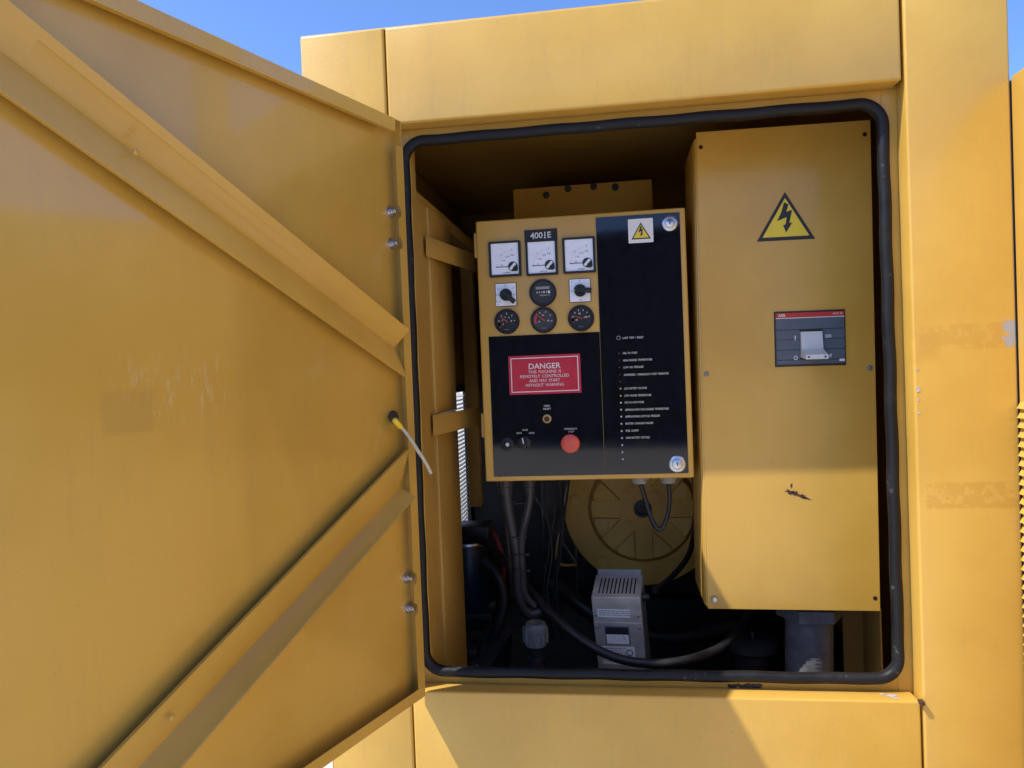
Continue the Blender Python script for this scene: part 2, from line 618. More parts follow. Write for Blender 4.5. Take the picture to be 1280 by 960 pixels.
# weather seal: one closed rubber bulb round the opening
SR = 0.0106
sx0 = W(513, 230, REC - 0.008).x - SR
sx1 = (W(1106, 250, REC - 0.008).x + W(1122.5, 800, REC - 0.008).x) / 2
sz0 = (W(1060, 848.5, REC - 0.008).z + W(580, 839.5, REC - 0.008).z) / 2
sz1 = W(870, 147.5, REC - 0.008).z
path = []
rp = rrect(sx0, sx1, sz0, sz1, 0.040, 10)
for i, (x, z) in enumerate(rp):
    x2, z2 = rp[(i + 1) % len(rp)]
    L = math.hypot(x2 - x, z2 - z)
    k = max(1, int(L / 0.03))
    for j in range(k):
        wob = 0.0008 * math.sin(31 * (x + z) + j * 1.3)
        path.append((x + (x2 - x) * j / k + wob, REC - 0.008, z + (z2 - z) * j / k + wob))
M_seal, nt, bb = new_mat('weathered black seal')
v_ = coords(nt)
n1_ = noise(nt, v_, 9, 5, 0.65)
n2_ = noise(nt, v_, 70, 5, 0.75)
c_ = mix(nt, smooth(nt, n1_, 0.35, 0.7), (0.004, 0.004, 0.0048), (0.010, 0.010, 0.011))
c_ = mix(nt, mathn(nt, 'MULTIPLY', mathn(nt, 'MULTIPLY', smooth(nt, n2_, 0.60, 0.68), smooth(nt, n1_, 0.50, 0.62)), 0.8), c_, (0.16, 0.155, 0.14))
nt.links.new(c_, bb.inputs['Base Color'])
nt.links.new(smooth(nt, n1_, 0.3, 0.7, 0.42, 0.68), bb.inputs['Roughness'])
bb.inputs['Specular IOR Level'].default_value = 0.32
bp = nt.nodes.new('ShaderNodeBump')
bp.inputs['Strength'].default_value = 0.35
bp.inputs['Distance'].default_value = 0.003
nt.links.new(noise(nt, v_, 40, 4, 0.6), bp.inputs['Height'])
nt.links.new(bp.outputs[0], bb.inputs['Normal'])
EMB().tube(path, SR, 14, closed=True).build('weather_seal', M_seal, smooth=60)
# flange of the seal gripping the frame edge
EMB().tube([(p[0], REC + 0.004, p[2]) for p in path], SR * 0.62, 8, closed=True).build('seal_grip', M_rubber, smooth=60)

# left jamb return, post, beam and the two hinge arms that carry the control panel
def depth_at(px, py, x):
    """how far in a pixel's sight line meets the plane X = x."""
    d_ = ray(px, py)
    return CAM.y + d_.y * (x - CAM.x) / d_.x


PXL = -0.388
yfold = depth_at(541, 480, PXL)
yend = depth_at(571, 500, PXL + 0.006)
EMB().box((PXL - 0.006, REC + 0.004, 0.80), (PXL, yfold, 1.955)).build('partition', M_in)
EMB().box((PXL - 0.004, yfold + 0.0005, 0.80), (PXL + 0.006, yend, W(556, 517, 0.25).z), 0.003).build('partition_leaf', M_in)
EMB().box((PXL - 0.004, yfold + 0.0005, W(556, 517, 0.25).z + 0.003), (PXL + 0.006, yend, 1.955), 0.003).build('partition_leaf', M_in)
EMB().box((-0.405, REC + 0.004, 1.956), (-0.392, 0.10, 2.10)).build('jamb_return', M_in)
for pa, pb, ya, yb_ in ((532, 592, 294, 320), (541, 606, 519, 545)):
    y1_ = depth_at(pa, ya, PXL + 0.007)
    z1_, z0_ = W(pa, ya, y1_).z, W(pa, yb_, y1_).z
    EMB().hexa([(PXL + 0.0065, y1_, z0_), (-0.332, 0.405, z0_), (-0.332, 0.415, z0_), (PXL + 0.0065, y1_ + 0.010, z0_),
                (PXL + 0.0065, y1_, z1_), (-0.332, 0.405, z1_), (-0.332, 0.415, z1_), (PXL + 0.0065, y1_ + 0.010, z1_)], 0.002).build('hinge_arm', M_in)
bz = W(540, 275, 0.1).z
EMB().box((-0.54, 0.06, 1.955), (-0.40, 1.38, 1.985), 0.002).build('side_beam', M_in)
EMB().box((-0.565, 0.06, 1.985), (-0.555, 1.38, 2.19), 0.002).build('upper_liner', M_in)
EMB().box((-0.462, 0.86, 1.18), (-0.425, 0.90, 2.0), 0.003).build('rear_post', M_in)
# plate to the right below the breaker cabinet
EMB().box((W(1054, 800, 0.42).x, 0.42, 0.72), (W(1089, 800, 0.36).x + 0.02, 0.424, 1.05), 0.001).build('partition_plate', M_in)
EMB().box((W(1089, 800, 0.36).x, 0.30, 0.72), (W(1089, 800, 0.36).x + 0.004, 0.418, 1.05), 0.001).build('partition_rib', M_in)

# louvred vent in the side wall behind the post: sunlit slats, coloured white to pass for daylight
lv = EMB().ring([(0.945, 0.985), (1.46, 0.985), (1.46, 1.55), (0.945, 1.55)], [(0.965, 1.005), (1.435, 1.005), (1.435, 1.525), (0.965, 1.525)], 0, 0.014)
for v_ in lv.bm.verts:
    v_.co = Vector((XL + 0.012 - v_.co.y, v_.co.x, v_.co.z))
lv = lv.build('side_vent', M_engine, smooth=20)  # frame coloured near black to suppress its sunlit inner edge
sl_me = MB().hexa([(0.0, -0.237, -0.006), (0.0, 0.237, -0.006), (-0.022, 0.237, 0.009), (-0.022, -0.237, 0.009),
                   (0.0, -0.237, -0.0045), (0.0, 0.237, -0.0045), (-0.022, 0.237, 0.0105), (-0.022, -0.237, 0.0105)]).mesh('slat', M_louvre)
lvw = EO + lv.location
for k in range(34):
    place(sl_me, 'slat', lv, loc=Vector((XL + 0.004, 1.20, 1.01 + k * 0.0152)) - lvw)

# ---- the open door
HINGE = Vector((-0.3835, -0.018, ZS - 0.0005))
DA = R(20.3)
FD = Frame(HINGE, (math.sin(DA), math.cos(DA), 0))
DT = 0.024
DH = 1.1005
DW = 0.985
M_doormarks_c = FD.p(235, 483, DT)


def door_marks(nt, v, sep, c, rg):
    # door object is centred: x offset +DW/2, z offset -DH/2
    cx, cz = M_doormarks_c.x + DW / 2, M_doormarks_c.z - DH / 2
    w = noise(nt, v, 9, 4, 0.6)
    area = rectmask(nt, sep, cx, cz, 0.085, 0.032, 0.030, w, 0.10)
    st = noise(nt, v, 34, 6, 0.75, (3.2, 1, 0.8))
    s = mathn(nt, 'MULTIPLY', area, smooth(nt, st, 0.52, 0.62))
    c = mix(nt, mathn(nt, 'MULTIPLY', s, 0.42), c, (0.62, 0.47, 0.28))
    old = FD.p(160, 517, DT)
    o = rectmask(nt, sep, old.x + DW / 2, old.z - DH / 2, 0.035, 0.026, 0.006, w, 0.02)
    c = mix(nt, mathn(nt, 'MULTIPLY', o, 0.4), c, (0.42, 0.24, 0.06))
    return c, rg


M_door = paint('yellow enamel on the door lining', rough=0.33, dirt=0.5, peel=0.035, coat=0.65, coat_rough=0.08, marks=door_marks)
LIP = 0.021
d = MB()
d.box((-DW, DT, 0), (0, DT + 0.002, DH))                                   # skin
d.box((-DW, 0.0018, DH - 0.0018), (0, DT, DH))                             # top flange
d.box((-DW, 0.0018, 0), (0, DT, 0.0018))                                   # bottom flange
d.box((-DW, 0.0018, 0.0018), (-DW + 0.0018, DT, DH - 0.0018))              # free-edge flange
d.box((-0.0018, 0.0018, 0.0018), (0, DT, DH - 0.0018))                     # hinge flange
d.box((-DW, 0, DH - LIP - 0.004), (-0.020, 0.0018, DH), 0.0006, 1)         # top lip
d.box((-DW + 0.001, 0.0018, DH - LIP - 0.004), (-0.022, 0.009, DH - LIP - 0.0025))   # hem of the top lip
d.box((-DW, 0, 0), (0, 0.0018, LIP), 0.0006, 1)                            # bottom lip
d.box((-DW, 0, LIP + 0.0003), (-DW + LIP, 0.0018, DH - LIP - 0.0045), 0.0006, 1)
# hinge lip with half-round cut-outs beside the bolts
bolts = [FD.p(487.5, 265, DT), FD.p(489, 305, DT), FD.p(508, 722, DT), FD.p(510, 760, DT)]
ntch = [FD.p(499.5, 265, 0).z, FD.p(501.5, 304, 0).z, FD.p(521.5, 722, 0).z, FD.p(523.5, 760, 0).z]
prof = [(0, LIP + 0.0003), (0, DH - 0.050), (-LIP, DH - 0.050)]
for zc in sorted(ntch, reverse=True):
    for k in range(9):
        a = R(90 - k * 22.5)
        prof.append((-LIP + 0.010 * math.cos(a), zc + 0.012 * math.sin(a)))
prof.append((-LIP, LIP + 0.0003))
d.prism(prof, 0, 0.0018)
me = d.mesh('door', M_door, 30)
me.transform(Matrix.Translation(Vector((DW / 2, 0, -DH / 2))))
door = bpy.data.objects.new('door', me)
scene.collection.objects.link(door)
door.parent = enc
fm = FD.matrix()
door.matrix_local = Matrix.Translation(-EO) @ fm @ Matrix.Translation(Vector((-DW / 2, 0, DH / 2)))
DOFF = Vector((DW / 2, 0, -DH / 2))
tag(door, 'open control door with two diagonal stiffeners on its inside')


def dl(v):
    return Vector(v) + DOFF


M_brace = paint('yellow enamel on the stiffeners', rough=0.33, dirt=0.4, peel=0.02, coat=0.2, coat_rough=0.1)


def brace(foot, ridge, edge):
    """folded stiffener: wide face from the skin to the ridge, narrow face back towards the skin, free edge with a hem."""
    lines = []
    for (qa, qb), w in ((foot, -0.014), (ridge, DT - 0.0022), (edge, -0.002)):
        A, B = FD.p(*qa, w), FD.p(*qb, w)
        lines.append((A, (B.z - A.z) / (B.x - A.x), w))
    secs = []
    for x in (-DW + 0.03, -0.0225):
        F, G, E_ = [Vector((x, w, A.z + k_ * (x - A.x))) for A, k_, w in lines]
        u, v_ = (F - G).normalized(), (E_ - G).normalized()
        H = E_ + Vector((0, 0.006, 0)) - v_ * 0.0005
        secs.append([F, G + u * 0.004, G + (u + v_) * 0.0009, G + v_ * 0.004, E_ - v_ * 0.0015, E_ + Vector((0, 0.001, 0)), H])
    mb = MB()
    va = [mb.bm.verts.new(dl(p_)) for p_ in secs[0]]
    vb = [mb.bm.verts.new(dl(p_)) for p_ in secs[1]]
    ia = [mb.bm.verts.new(dl(p_ + Vector((0, 0.0014, 0)))) for p_ in secs[0]]
    ib = [mb.bm.verts.new(dl(p_ + Vector((0, 0.0014, 0)))) for p_ in secs[1]]
    for k_ in range(len(va) - 1):
        mb.bm.faces.new((va[k_], va[k_ + 1], vb[k_ + 1], vb[k_]))
        mb.bm.faces.new((ib[k_], ib[k_ + 1], ia[k_ + 1], ia[k_]))
        mb.bm.faces.new((va[k_ + 1], va[k_], ia[k_], ia[k_ + 1]))
        mb.bm.faces.new((vb[k_], vb[k_ + 1], ib[k_ + 1], ib[k_]))
    mb.bm.faces.new((va[0], vb[0], ib[0], ia[0]))
    mb.bm.faces.new((vb[-1], va[-1], ia[-1], ib[-1]))
    return mb.build('brace', M_brace, door, smooth=50)


brace(((10, 0), (503, 405)), ((0, 61), (497, 437)), ((0, 113), (508, 471)))
brace(((227, 960), (516, 626)), ((172, 960), (512, 598)), ((128, 960), (512.5, 560)))

bolt_me = MB().lathe((0, 0, 0), [(0.0115, 0.0), (0.0115, -0.0018), (0.0070, -0.0020), (0.0068, -0.007), (0.0045, -0.0074), (0.0042, -0.0145), (0.0034, -0.0155)], 'y', 14).mesh('bolt', M_zinc)
for bp_ in bolts:
    place(bolt_me, 'bolt', door, loc=dl(bp_))
rv = MB().lathe((0, 0, 0), [(0.0045, 0.001), (0.0042, -0.001), (0.0025, -0.0022)], 'y', 12).mesh('rivet', M_brace)
for q in ((170, 190), (215, 897)):
    place(rv, 'rivet', door, loc=dl(FD.p(*q, 0.0)))

# pale tube hanging from a clip on the door
tw = [FD.world(FD.p(491, 520, DT)), FD.world(FD.p(494, 526, DT - 0.025)), W(505, 538, -0.055), W(514, 550, -0.055), W(523, 564, -0.05), W(532, 578, -0.045), W(539, 592, -0.04)]
FT = Frame(tw[0])
tb = thing('plastic_tube', 'short bent clear plastic tube with yellow sleeve clipped to the open door', 'tube', FT)
loc = [p - tw[0] for p in tw]
pt = spline(loc[1:], 6)
MB().tube(pt, 0.0034, 10).build('tube', M_tube, tb, smooth=60)
MB().tube(spline([loc[1] * 0.9, loc[1], loc[2] * 0.6 + loc[1] * 0.4], 4), 0.0058, 10).build('sleeve', M_sleeve, tb, smooth=60)
MB().tube([loc[0], loc[0] * 0.3 + loc[1] * 0.7, loc[1] * 1.02], [0.011, 0.0085, 0.0075], 10).build('clip', M_conduit, tb)

# ---- side door standing open at the right-hand corner
ZD = W(1262, 96, -0.002).z
SDX = 0.6924
sd = EMB().box((SDX, -0.95, 0.32), (SDX + 0.03, -0.0025, ZD), 0.002).build('side_door', M_paint)
tag(sd, 'sunlit side door with pressed louvres, open at the corner')
EMB().box((0.6928, 0.003, 0.32), (0.715, 0.02, ZD - 0.004), 0.002).build('gap_shadow_strip', M_rubber)  # black strip added in the gap to draw the column edge's shadow
sdw = EO + sd.location
slv = MB().hexa([(-0.0065, -0.42, -0.007), (-0.0065, 0.42, -0.007), (-0.005, 0.42, -0.007), (-0.005, -0.42, -0.007),
                 (0.0, -0.42, 0.0045), (0.0, 0.42, 0.0045), (0.0015, 0.42, 0.0045), (0.0015, -0.42, 0.0045)]).mesh('louvre', M_paint)
z = W(1276, 505, -0.002).z
k = 0
while z > 0.42:
    place(slv, 'louvre', sd, loc=Vector((SDX - 0.0002, -0.4265, z)) - sdw)
    z -= 0.0165
    k += 1

# small steel tab caught in the lower right corner of the opening
t0 = W(1151, 877, 0)
EMB().prism([(t0.x - 0.004, t0.z - 0.003), (t0.x + 0.004, t0.z - 0.003), (t0.x + 0.004, t0.z + 0.003), (t0.x - 0.004, t0.z + 0.003)], -0.010, 0.004).build('corner_tab', M_rust)
# white sticker under the door
s0 = W(415.8, 951, 0)
EMB().box((s0.x - 0.10, -0.0006, s0.z - 0.07), (s0.x, 0.0005, s0.z + 0.012), 0).build('sticker', M_paper)


def blot(cx, cz, w, h, n=13, jag=0.45, seed=1, rot=0.0):
    rr = random.Random(seed)
    pts = []
    for k in range(n):
        a = 2 * math.pi * k / n
        q = 1 + jag * (rr.random() - 0.6)
        x, z_ = w * q * math.cos(a), h * q * math.sin(a)
        pts.append((cx + x * math.cos(rot) - z_ * math.sin(rot), cz + x * math.sin(rot) + z_ * math.cos(rot)))
    return pts


# paint chips on the sill and jamb edges
zc = W(1115, 868, 0.02)
c_ = MB()
for i, (ox, oy, w, h) in enumerate(((0, 0, 0.010, 0.0045), (-0.013, 0.006, 0.006, 0.0022), (0.004, -0.010, 0.006, 0.003))):
    c_.prism(blot(zc.x + ox, 0.022 + oy, w, h, 13, 0.7, 5 + i), 0, 0.0006)
me = c_.mesh('paint_chip', M_chip)
me.transform(Matrix.Rotation(R(-90), 4, 'X'))
# rotated: (x, y, z) -> (x, z, -y): the chip lies on the sill top
for v_ in me.vertices:
    v_.co = Vector((v_.co.x, abs(v_.co.y), 0.0004 + ZS - 0.0 + abs(v_.co.z) * 0 + (0.0004 if abs(v_.co.z) > 1e-5 else 0.0)))
o = place(me, 'paint_chip', enc)
o.location = o.location - EO

for q, w, h, sd_ in (((1141, 487), 0.0030, 0.006, 3), ((1140, 462), 0.003, 0.0016, 4), ((1141, 500), 0.0014, 0.003, 8), ((1141, 516), 0.002, 0.003, 9)):
    p = W(*q, 0)
    EMB().prism(blot(COL_X[0] + 0.0065, p.z, w, h, 11, 0.8, sd_), -0.0016, -0.0008).build('paint_chip', M_chip)
p = W(930, 857, REC)
c_ = EMB()
for i in range(7):
    c_.prism(blot(p.x - 0.026 + i * 0.0088, p.z + random.uniform(-0.001, 0.001), 0.0065, 0.0040, 9, 0.9, 30 + i), REC - 0.0016 - 0.0001 * i, REC + 0.001)
c_.build('torn_seal_edge', M_rubber)

# ------------------------------------------------------------------ control panel
PY = 0.25
TLc, BRc = W(594.5, 277, PY), W(866.4, 598, PY)
PX0 = (W(594.5, 277, PY).x + W(607, 601.6, PY).x) / 2
PX1 = (W(857.7, 258.3, PY).x + W(866.4, 598, PY).x) / 2
PZ0 = (W(607, 601.6, PY).z + W(866.4, 598, PY).z) / 2
PZ1 = (W(594.5, 277, PY).z + W(857.7, 258.3, PY).z) / 2
FP = Frame(((PX0 + PX1) / 2, PY, PZ0))
cp = thing('control_panel', 'yellow control panel with meters, gauges and glossy black annunciator, hung in the opening', 'control panel', FP)
hw, hgt = (PX1 - PX0) / 2, PZ1 - PZ0


def P(px, py, w=0.0):
    return FP.p(px, py, w)


MB().box((-hw, 0, 0), (hw, 0.16, hgt), 0.004, 3).build('cabinet', M_panel, cp)


def plate(px_tl, px_br, w0, name, mat, parent, bev=0.0, w1=0.0005, F=None):
    F = F or FP
    a, b2 = F.p(*px_tl, w0), F.p(*px_br, w0)
    return MB().box((a.x, w0, a.z), (b2.x, w1, b2.z), bev, 2).build(name, mat, parent)


# two black acrylic sheets
RX0 = (P(746, 272.8).x + P(755.3, 593.3).x) / 2
RX1 = (P(850.2, 265).x + P(859.6, 591).x) / 2
RZ1 = (P(746, 272.8).z + P(850.2, 265).z) / 2
RZ0 = (P(859.6, 591).z + P(755.3, 593.3).z) / 2
LX0 = (P(611.2, 421).x + P(617.5, 595.7).x) / 2
LZ1 = (P(611.2, 421).z + P(749.2, 415).z) / 2
AY = -0.003
annun = MB().box((RX0, AY, RZ0), (RX1, 0.0005, RZ1), 0.0005, 1).build('annunciator_sheet', M_gloss, cp)
MB().box((LX0, AY, RZ0), (RX0 - 0.0012, 0.0005, LZ1), 0.0005, 1).build('switch_sheet', M_gloss, cp)


def lp(o, v):
    """panel-frame point -> local to a centred part."""
    return Vector(v) - o.location


# ---- analogue meters
def arc_marks(c, r, a0, a1, n, ln, w, y, mb=None):
    mb = mb or MB()
    for k in range(n):
        a = R(a0 + (a1 - a0) * k / (n - 1))
        u = Vector((math.cos(a), 0, math.sin(a)))
        t_ = Vector((-math.sin(a), 0, math.cos(a)))
        p0, p1 = c + u * r, c + u * (r + ln)
        q = [p0 - t_ * w, p0 + t_ * w, p1 + t_ * w, p1 - t_ * w]
        mb.bm.faces.new([mb.bm.verts.new((v.x, y, v.z)) for v in q])
    return mb


def meter(tl, br, nums):
    a, b2 = P(*tl, -0.008), P(*br, -0.008)
    x0, x1, z0, z1 = a.x, b2.x, b2.z, a.z
    mt = MB().ring(rrect(x0, x1, z0, z1, 0.002, 2), rrect(x0 + 0.005, x1 - 0.005, z0 + 0.0045, z1 - 0.0045, 0.001, 2), -0.008, 0.0005).build('meter', M_bezel, cp, smooth=25)
    L = lambda v: lp(mt, v)
    MB().box(L((x0 + 0.0045, -0.005, z0 + 0.004)), L((x1 - 0.0045, -0.001, z1 - 0.004))).build('dial', M_white, mt)
    cx = x1 - 0.018
    cz = z0 + 0.0215
    c = Vector((cx, 0, cz))
    mb = arc_marks(c, 0.034, 92, 178, 11, 0.004, 0.00025, -0.0054)
    mb = arc_marks(c, 0.034, 92, 178, 3, 0.006, 0.0005, -0.0053, mb)
    me_ = mb.mesh('scale', M_greyink)
    place(me_, 'scale', mt, loc=-mt.location)
    for k, s in enumerate(nums):
        ang = R(172 - k * 80 / (len(nums) - 1))
        px_, pz_ = cx + 0.0255 * math.cos(ang), cz + 0.0255 * math.sin(ang)
        wd = 0.0030 * len(s)
        text_mesh(s, M_greyink, px_ - wd / 2 - mt.location.x, px_ + wd / 2 - mt.location.x, pz_ - mt.location.z, 0.0040, -0.0056 - mt.location.y, name='numeral', parent=mt)
    unit = ['AMPERES', 'VOLTS AC', 'AMPERES'][len(UNITS)]
    UNITS.append(1)
    text_mesh(unit, M_ink, cx - 0.022 - mt.location.x, cx - 0.006 - mt.location.x, z0 + 0.0085 - mt.location.z, 0.0026, -0.0056 - mt.location.y, parent=mt)
    MB().box(L((cx - 0.038, -0.0064, cz - 0.0007)), L((cx - 0.004, -0.0058, cz + 0.0006))).build('needle', M_ink, mt)
    MB().lathe(L((cx, 0, cz)), [(0.0108, -0.0052), (0.0108, -0.0068), (0.0095, -0.0072)], 'y', 20).build('pivot_cover', M_ink, mt)
    st = MB()
    u = Vector((math.cos(R(48)), 0, math.sin(R(48))))
    t_ = Vector((-u.z, 0, u.x))
    for off, w_ in ((0.0005, 0.0030),):
        q = [-u * 0.009 - t_ * w_ + t_ * off, u * 0.009 - t_ * w_ + t_ * off, u * 0.009 + t_ * w_ + t_ * off, -u * 0.009 + t_ * w_ + t_ * off]
        st.prism([(p_.x + cx - mt.location.x, p_.z + cz - mt.location.z) for p_ in q], -0.0078 - mt.location.y, -0.0068 - mt.location.y)
    st.build('stripe', M_paper, mt)
    MB().lathe(L((cx + 0.0055, 0, cz - 0.0055)), [(0.0058, -0.0066), (0.0058, -0.0088), (0.004, -0.0094)], 'y', 14).build('zero_screw', M_bezel, mt)
    return mt


UNITS = []
meter((610.2, 302.5), (651.6, 344.4), ['50', '100', '150', '200'])
meter((656.2, 300.5), (697.6, 342.6), ['0', '120', '240', '360'])
meter((702.5, 297.5), (745.0, 339.8), ['50', '100', '150', '200'])

# number plate
a, b2 = P(655.2, 288.5, -0.004), P(696.6, 300.2, -0.004)
npt = MB().box((a.x, -0.004, b2.z), (b2.x, 0.0005, a.z + 0.001), 0.0006, 1).build('number_plate', M_bezel, cp)
tm = text_mesh('4001E', M_print, P(663, 295).x - npt.location.x, P(689, 294).x - npt.location.x, P(676, 294.4).z - npt.location.z, 0.0135, -0.0026, 0.012, 'lettering', npt)
# serifs of the roman numerals
sf = MB()
wx = (P(689, 294).x - P(663, 295).x)
for fx, fz, fw in ((0.165, -0.5, 0.085), (0.70, -0.5, 0.12), (0.695, 0.5, 0.03), (0.87, -0.5, 0.02), (0.86, 0.5, 0.02)):
    x = -wx / 2 + fx * wx
    sf.box((x - fw * wx / 2, -0.0003, fz * 0.0135 - 0.0006), (x + fw * wx / 2, 0.0003, fz * 0.0135 + 0.0006))
place(sf.mesh('serif', M_print), 'serif', npt, loc=tm.location)


# ---- selector switches
def selector(tl, br, centre, tip, legends):
    a, b2 = P(*tl, -0.003), P(*br, -0.003)
    sw = MB().box((a.x, -0.003, b2.z), (b2.x, 0.0005, a.z), 0.0006, 1).build('selector_switch', M_bezel, cp)
    L = lambda v: lp(sw, v)
    MB().box(L((a.x + 0.0012, -0.0036, b2.z + 0.0012)), L((b2.x - 0.0012, -0.0028, a.z - 0.0012))).build('legend_plate', M_white, sw)
    c, t_ = P(*centre, -0.012), P(*tip, -0.012)
    MB().lathe(L((c.x, 0, c.z)), [(0.0135, -0.0034), (0.0135, -0.012), (0.0125, -0.0135)], 'y', 24).build('knob', M_bezel, sw)
    u = (t_ - c)
    u.y = 0
    ln = u.length
    u.normalize()
    n = Vector((-u.z, 0, u.x))
    pts = [c - u * 0.010 - n * 0.0055, c + u * ln - n * 0.0055, c + u * ln + n * 0.0055, c - u * 0.010 + n * 0.0055]
    MB().prism([(p_.x - sw.location.x, p_.z - sw.location.z) for p_ in pts], -0.024 - sw.location.y, -0.0125 - sw.location.y, 0.0015).build('handle', M_bezel, sw)
    for (fx, fz, s) in legends:
        x = a.x + (b2.x - a.x) * fx
        z_ = b2.z + (a.z - b2.z) * fz
        wd = 0.0027 * len(s)
        text_mesh(s, M_ink, x - wd / 2 - sw.location.x, x + wd / 2 - sw.location.x, z_ - sw.location.z, 0.0032, -0.0040 - sw.location.y, name='legend', parent=sw)
    return sw


selector((618.7, 354.6), (646.4, 382.2), (632, 368.2), (643.4, 377.6), [(0.13, 0.88, 'V'), (0.48, 0.9, '0'), (0.85, 0.78, 'L1'), (0.9, 0.5, 'L2'), (0.17, 0.78, 'L3'), (0.12, 0.5, 'L12'), (0.15, 0.22, 'L23'), (0.12, 0.1, 'A')])
selector((711, 349), (739, 377), (725, 362.8), (739.4, 363.2), [(0.14, 0.87, 'A'), (0.5, 0.91, '0'), (0.13, 0.48, 'L3'), (0.52, 0.10, 'L2')])
MB().box(P(717.0, 363.6, -0.0142), P(720.5, 362.4, -0.0132)).build('pointer', M_print, cp)


# ---- round instruments
def round_gauge(name, c, rpx, face, marks):
    cc = P(*c)
    r = rpx * (1.4 + PY) / FOC
    o = MB().lathe((cc.x, 0, cc.z), [(r, 0.0005), (r, -0.006), (r * 0.96, -0.008), (r * 0.88, -0.008), (r * 0.85, -0.0045)], 'y', 32, cap=False).build(name, M_bezel, cp)
    lo = o.location
    C = Vector((cc.x, 0, cc.z)) - lo
    MB().lathe((C.x, 0, C.z), [(r * 0.87, -0.001 - lo.y), (r * 0.87, -0.0040 - lo.y)], 'y', 28).build('dial', face, o)
    marks(o, C, r, -0.0045 - lo.y)
    return o


def gauge_marks(needle_deg, a0, a1, n, nums, red=None):
    def f(o, C, r, y):
        mb = arc_marks(C, r * 0.55, a0, a1, n, r * 0.14, 0.00055, y)
        place(mb.mesh('scale', M_print), 'scale', o, loc=(0, 0, 0))
        if red:
            mb = arc_marks(C, r * 0.56, red[0], red[1], 8, r * 0.16, 0.0016, y - 0.0002)
            place(mb.mesh('red_zone', M_needle), 'red_zone', o, loc=(0, 0, 0))
        for k, s in enumerate(nums):
            ang = R(a0 + (a1 - a0) * k / (len(nums) - 1))
            x, z_ = C.x + r * 0.36 * math.cos(ang), C.z + r * 0.36 * math.sin(ang)
            wd = 0.0024 * len(s)
            text_mesh(s, M_print, x - wd / 2, x + wd / 2, z_, 0.0036, y, 0.01, 'numeral', o)
        text_mesh('VDO'[::-1][:0] or 'bar', M_greyink, C.x - 0.005, C.x + 0.005, C.z - r * 0.62, 0.0028, y, 0, 'unit', o)
        u = Vector((math.cos(R(needle_deg)), 0, math.sin(R(needle_deg))))
        t_ = Vector((-u.z, 0, u.x))
        pts = [C - u * r * 0.12 - t_ * 0.0010, C + u * r * 0.62 - t_ * 0.0005, C + u * r * 0.62 + t_ * 0.0005, C - u * r * 0.12 + t_ * 0.0010]
        MB().prism([(p_.x, p_.z) for p_ in pts], y - 0.0012, y - 0.0006).build('needle', M_needle, o)
    return f


round_gauge('gauge', (633.8, 402), 15.9, M_face, gauge_marks(215 - 75, 215, 5, 6, ['0', '2', '4', '6', '8'], (215, 185)))
round_gauge('gauge', (679.7, 400), 16.4, M_facedull, gauge_marks(140, 200, -10, 6, ['8', '12', '16'], (200, 140)))
round_gauge('gauge', (726.4, 397.8), 16.4, M_face, gauge_marks(200 - 40, 200, 10, 7, ['40', '80', '120'], (200, 180)))


def hour_marks(o, C, r, y):
    MB().box((C.x - r * 0.50, y - 0.0004, C.z + r * 0.26), (C.x + r * 0.50, y + 0.0003, C.z + r * 0.44)).build('maker_strip', M_grey, o)
    MB().box((C.x - r * 0.55, y - 0.0004, C.z - r * 0.10), (C.x + r * 0.55, y + 0.0003, C.z + r * 0.16)).build('counter', M_ink, o)
    for k, s in enumerate('00413'):
        x = C.x - r * 0.42 + k * r * 0.17
        text_mesh(s, M_print, x - 0.0013, x + 0.0013, C.z + r * 0.03, 0.0042, y - 0.0007, 0.01, 'numeral', o)
    MB().box((C.x + r * 0.38, y - 0.0008, C.z - r * 0.07), (C.x + r * 0.53, y - 0.0003, C.z + r * 0.13)).build('tenth_wheel', M_print, o)
    text_mesh('HOURS', M_print, C.x - r * 0.22, C.x + r * 0.26, C.z - r * 0.20, 0.0024, y, 0, 'unit', o)
    text_mesh('1/10', M_print, C.x + r * 0.28, C.x + r * 0.50, C.z - r * 0.20, 0.0024, y, 0, 'unit', o)


round_gauge('hour_meter', (678.7, 366), 17.0, M_ink, hour_marks)


# ---- warning signs (triangle with lightning arrow)
def bolt_arrow(fr, h, w):
    """outline of the lightning arrow in a unit triangle of height h, width w; origin at base centre."""
    P_ = [(-0.02, 0.78), (0.055, 0.73), (0.015, 0.575), (0.115, 0.615), (0.065, 0.34), (0.115, 0.345), (0.005, 0.14),
          (-0.045, 0.30), (0.000, 0.315), (0.020, 0.465), (-0.145, 0.39), (-0.075, 0.56)]
    return [(x * w, z_ * h) for x, z_ in P_]


def triangle_sign(F, apex, bl, br, y, parent, name='warning_sign'):
    A, B, C = F.p(*apex, y), F.p(*bl, y), F.p(*br, y)
    zb = (B.z + C.z) / 2
    hx = (C.x - B.x) / 2
    cx = (B.x + C.x) / 2
    h = A.z - zb
    s = MB().prism([(cx - hx, zb), (cx + hx, zb), (cx, zb + h)], y - 0.0006, y + 0.0004).build(name, M_ink, parent)
    o = s.location
    k = 0.80
    zi = zb + h * 0.075
    MB().prism([(cx - hx * k - o.x, zi - o.z), (cx + hx * k - o.x, zi - o.z), (cx - o.x, zi + h * k - o.z)], y - 0.0011 - o.y, y - 0.0004 - o.y).build('yellow_field', M_signyel, s)
    # arrow split in two convex-friendly strips
    pts = bolt_arrow(None, h * 0.98, hx * 2)
    MB().prism([(x + cx - o.x, z_ + zb + h * 0.02 - o.z) for x, z_ in pts], y - 0.0016 - o.y, y - 0.0009 - o.y).build('lightning_arrow', M_ink, s)
    return s


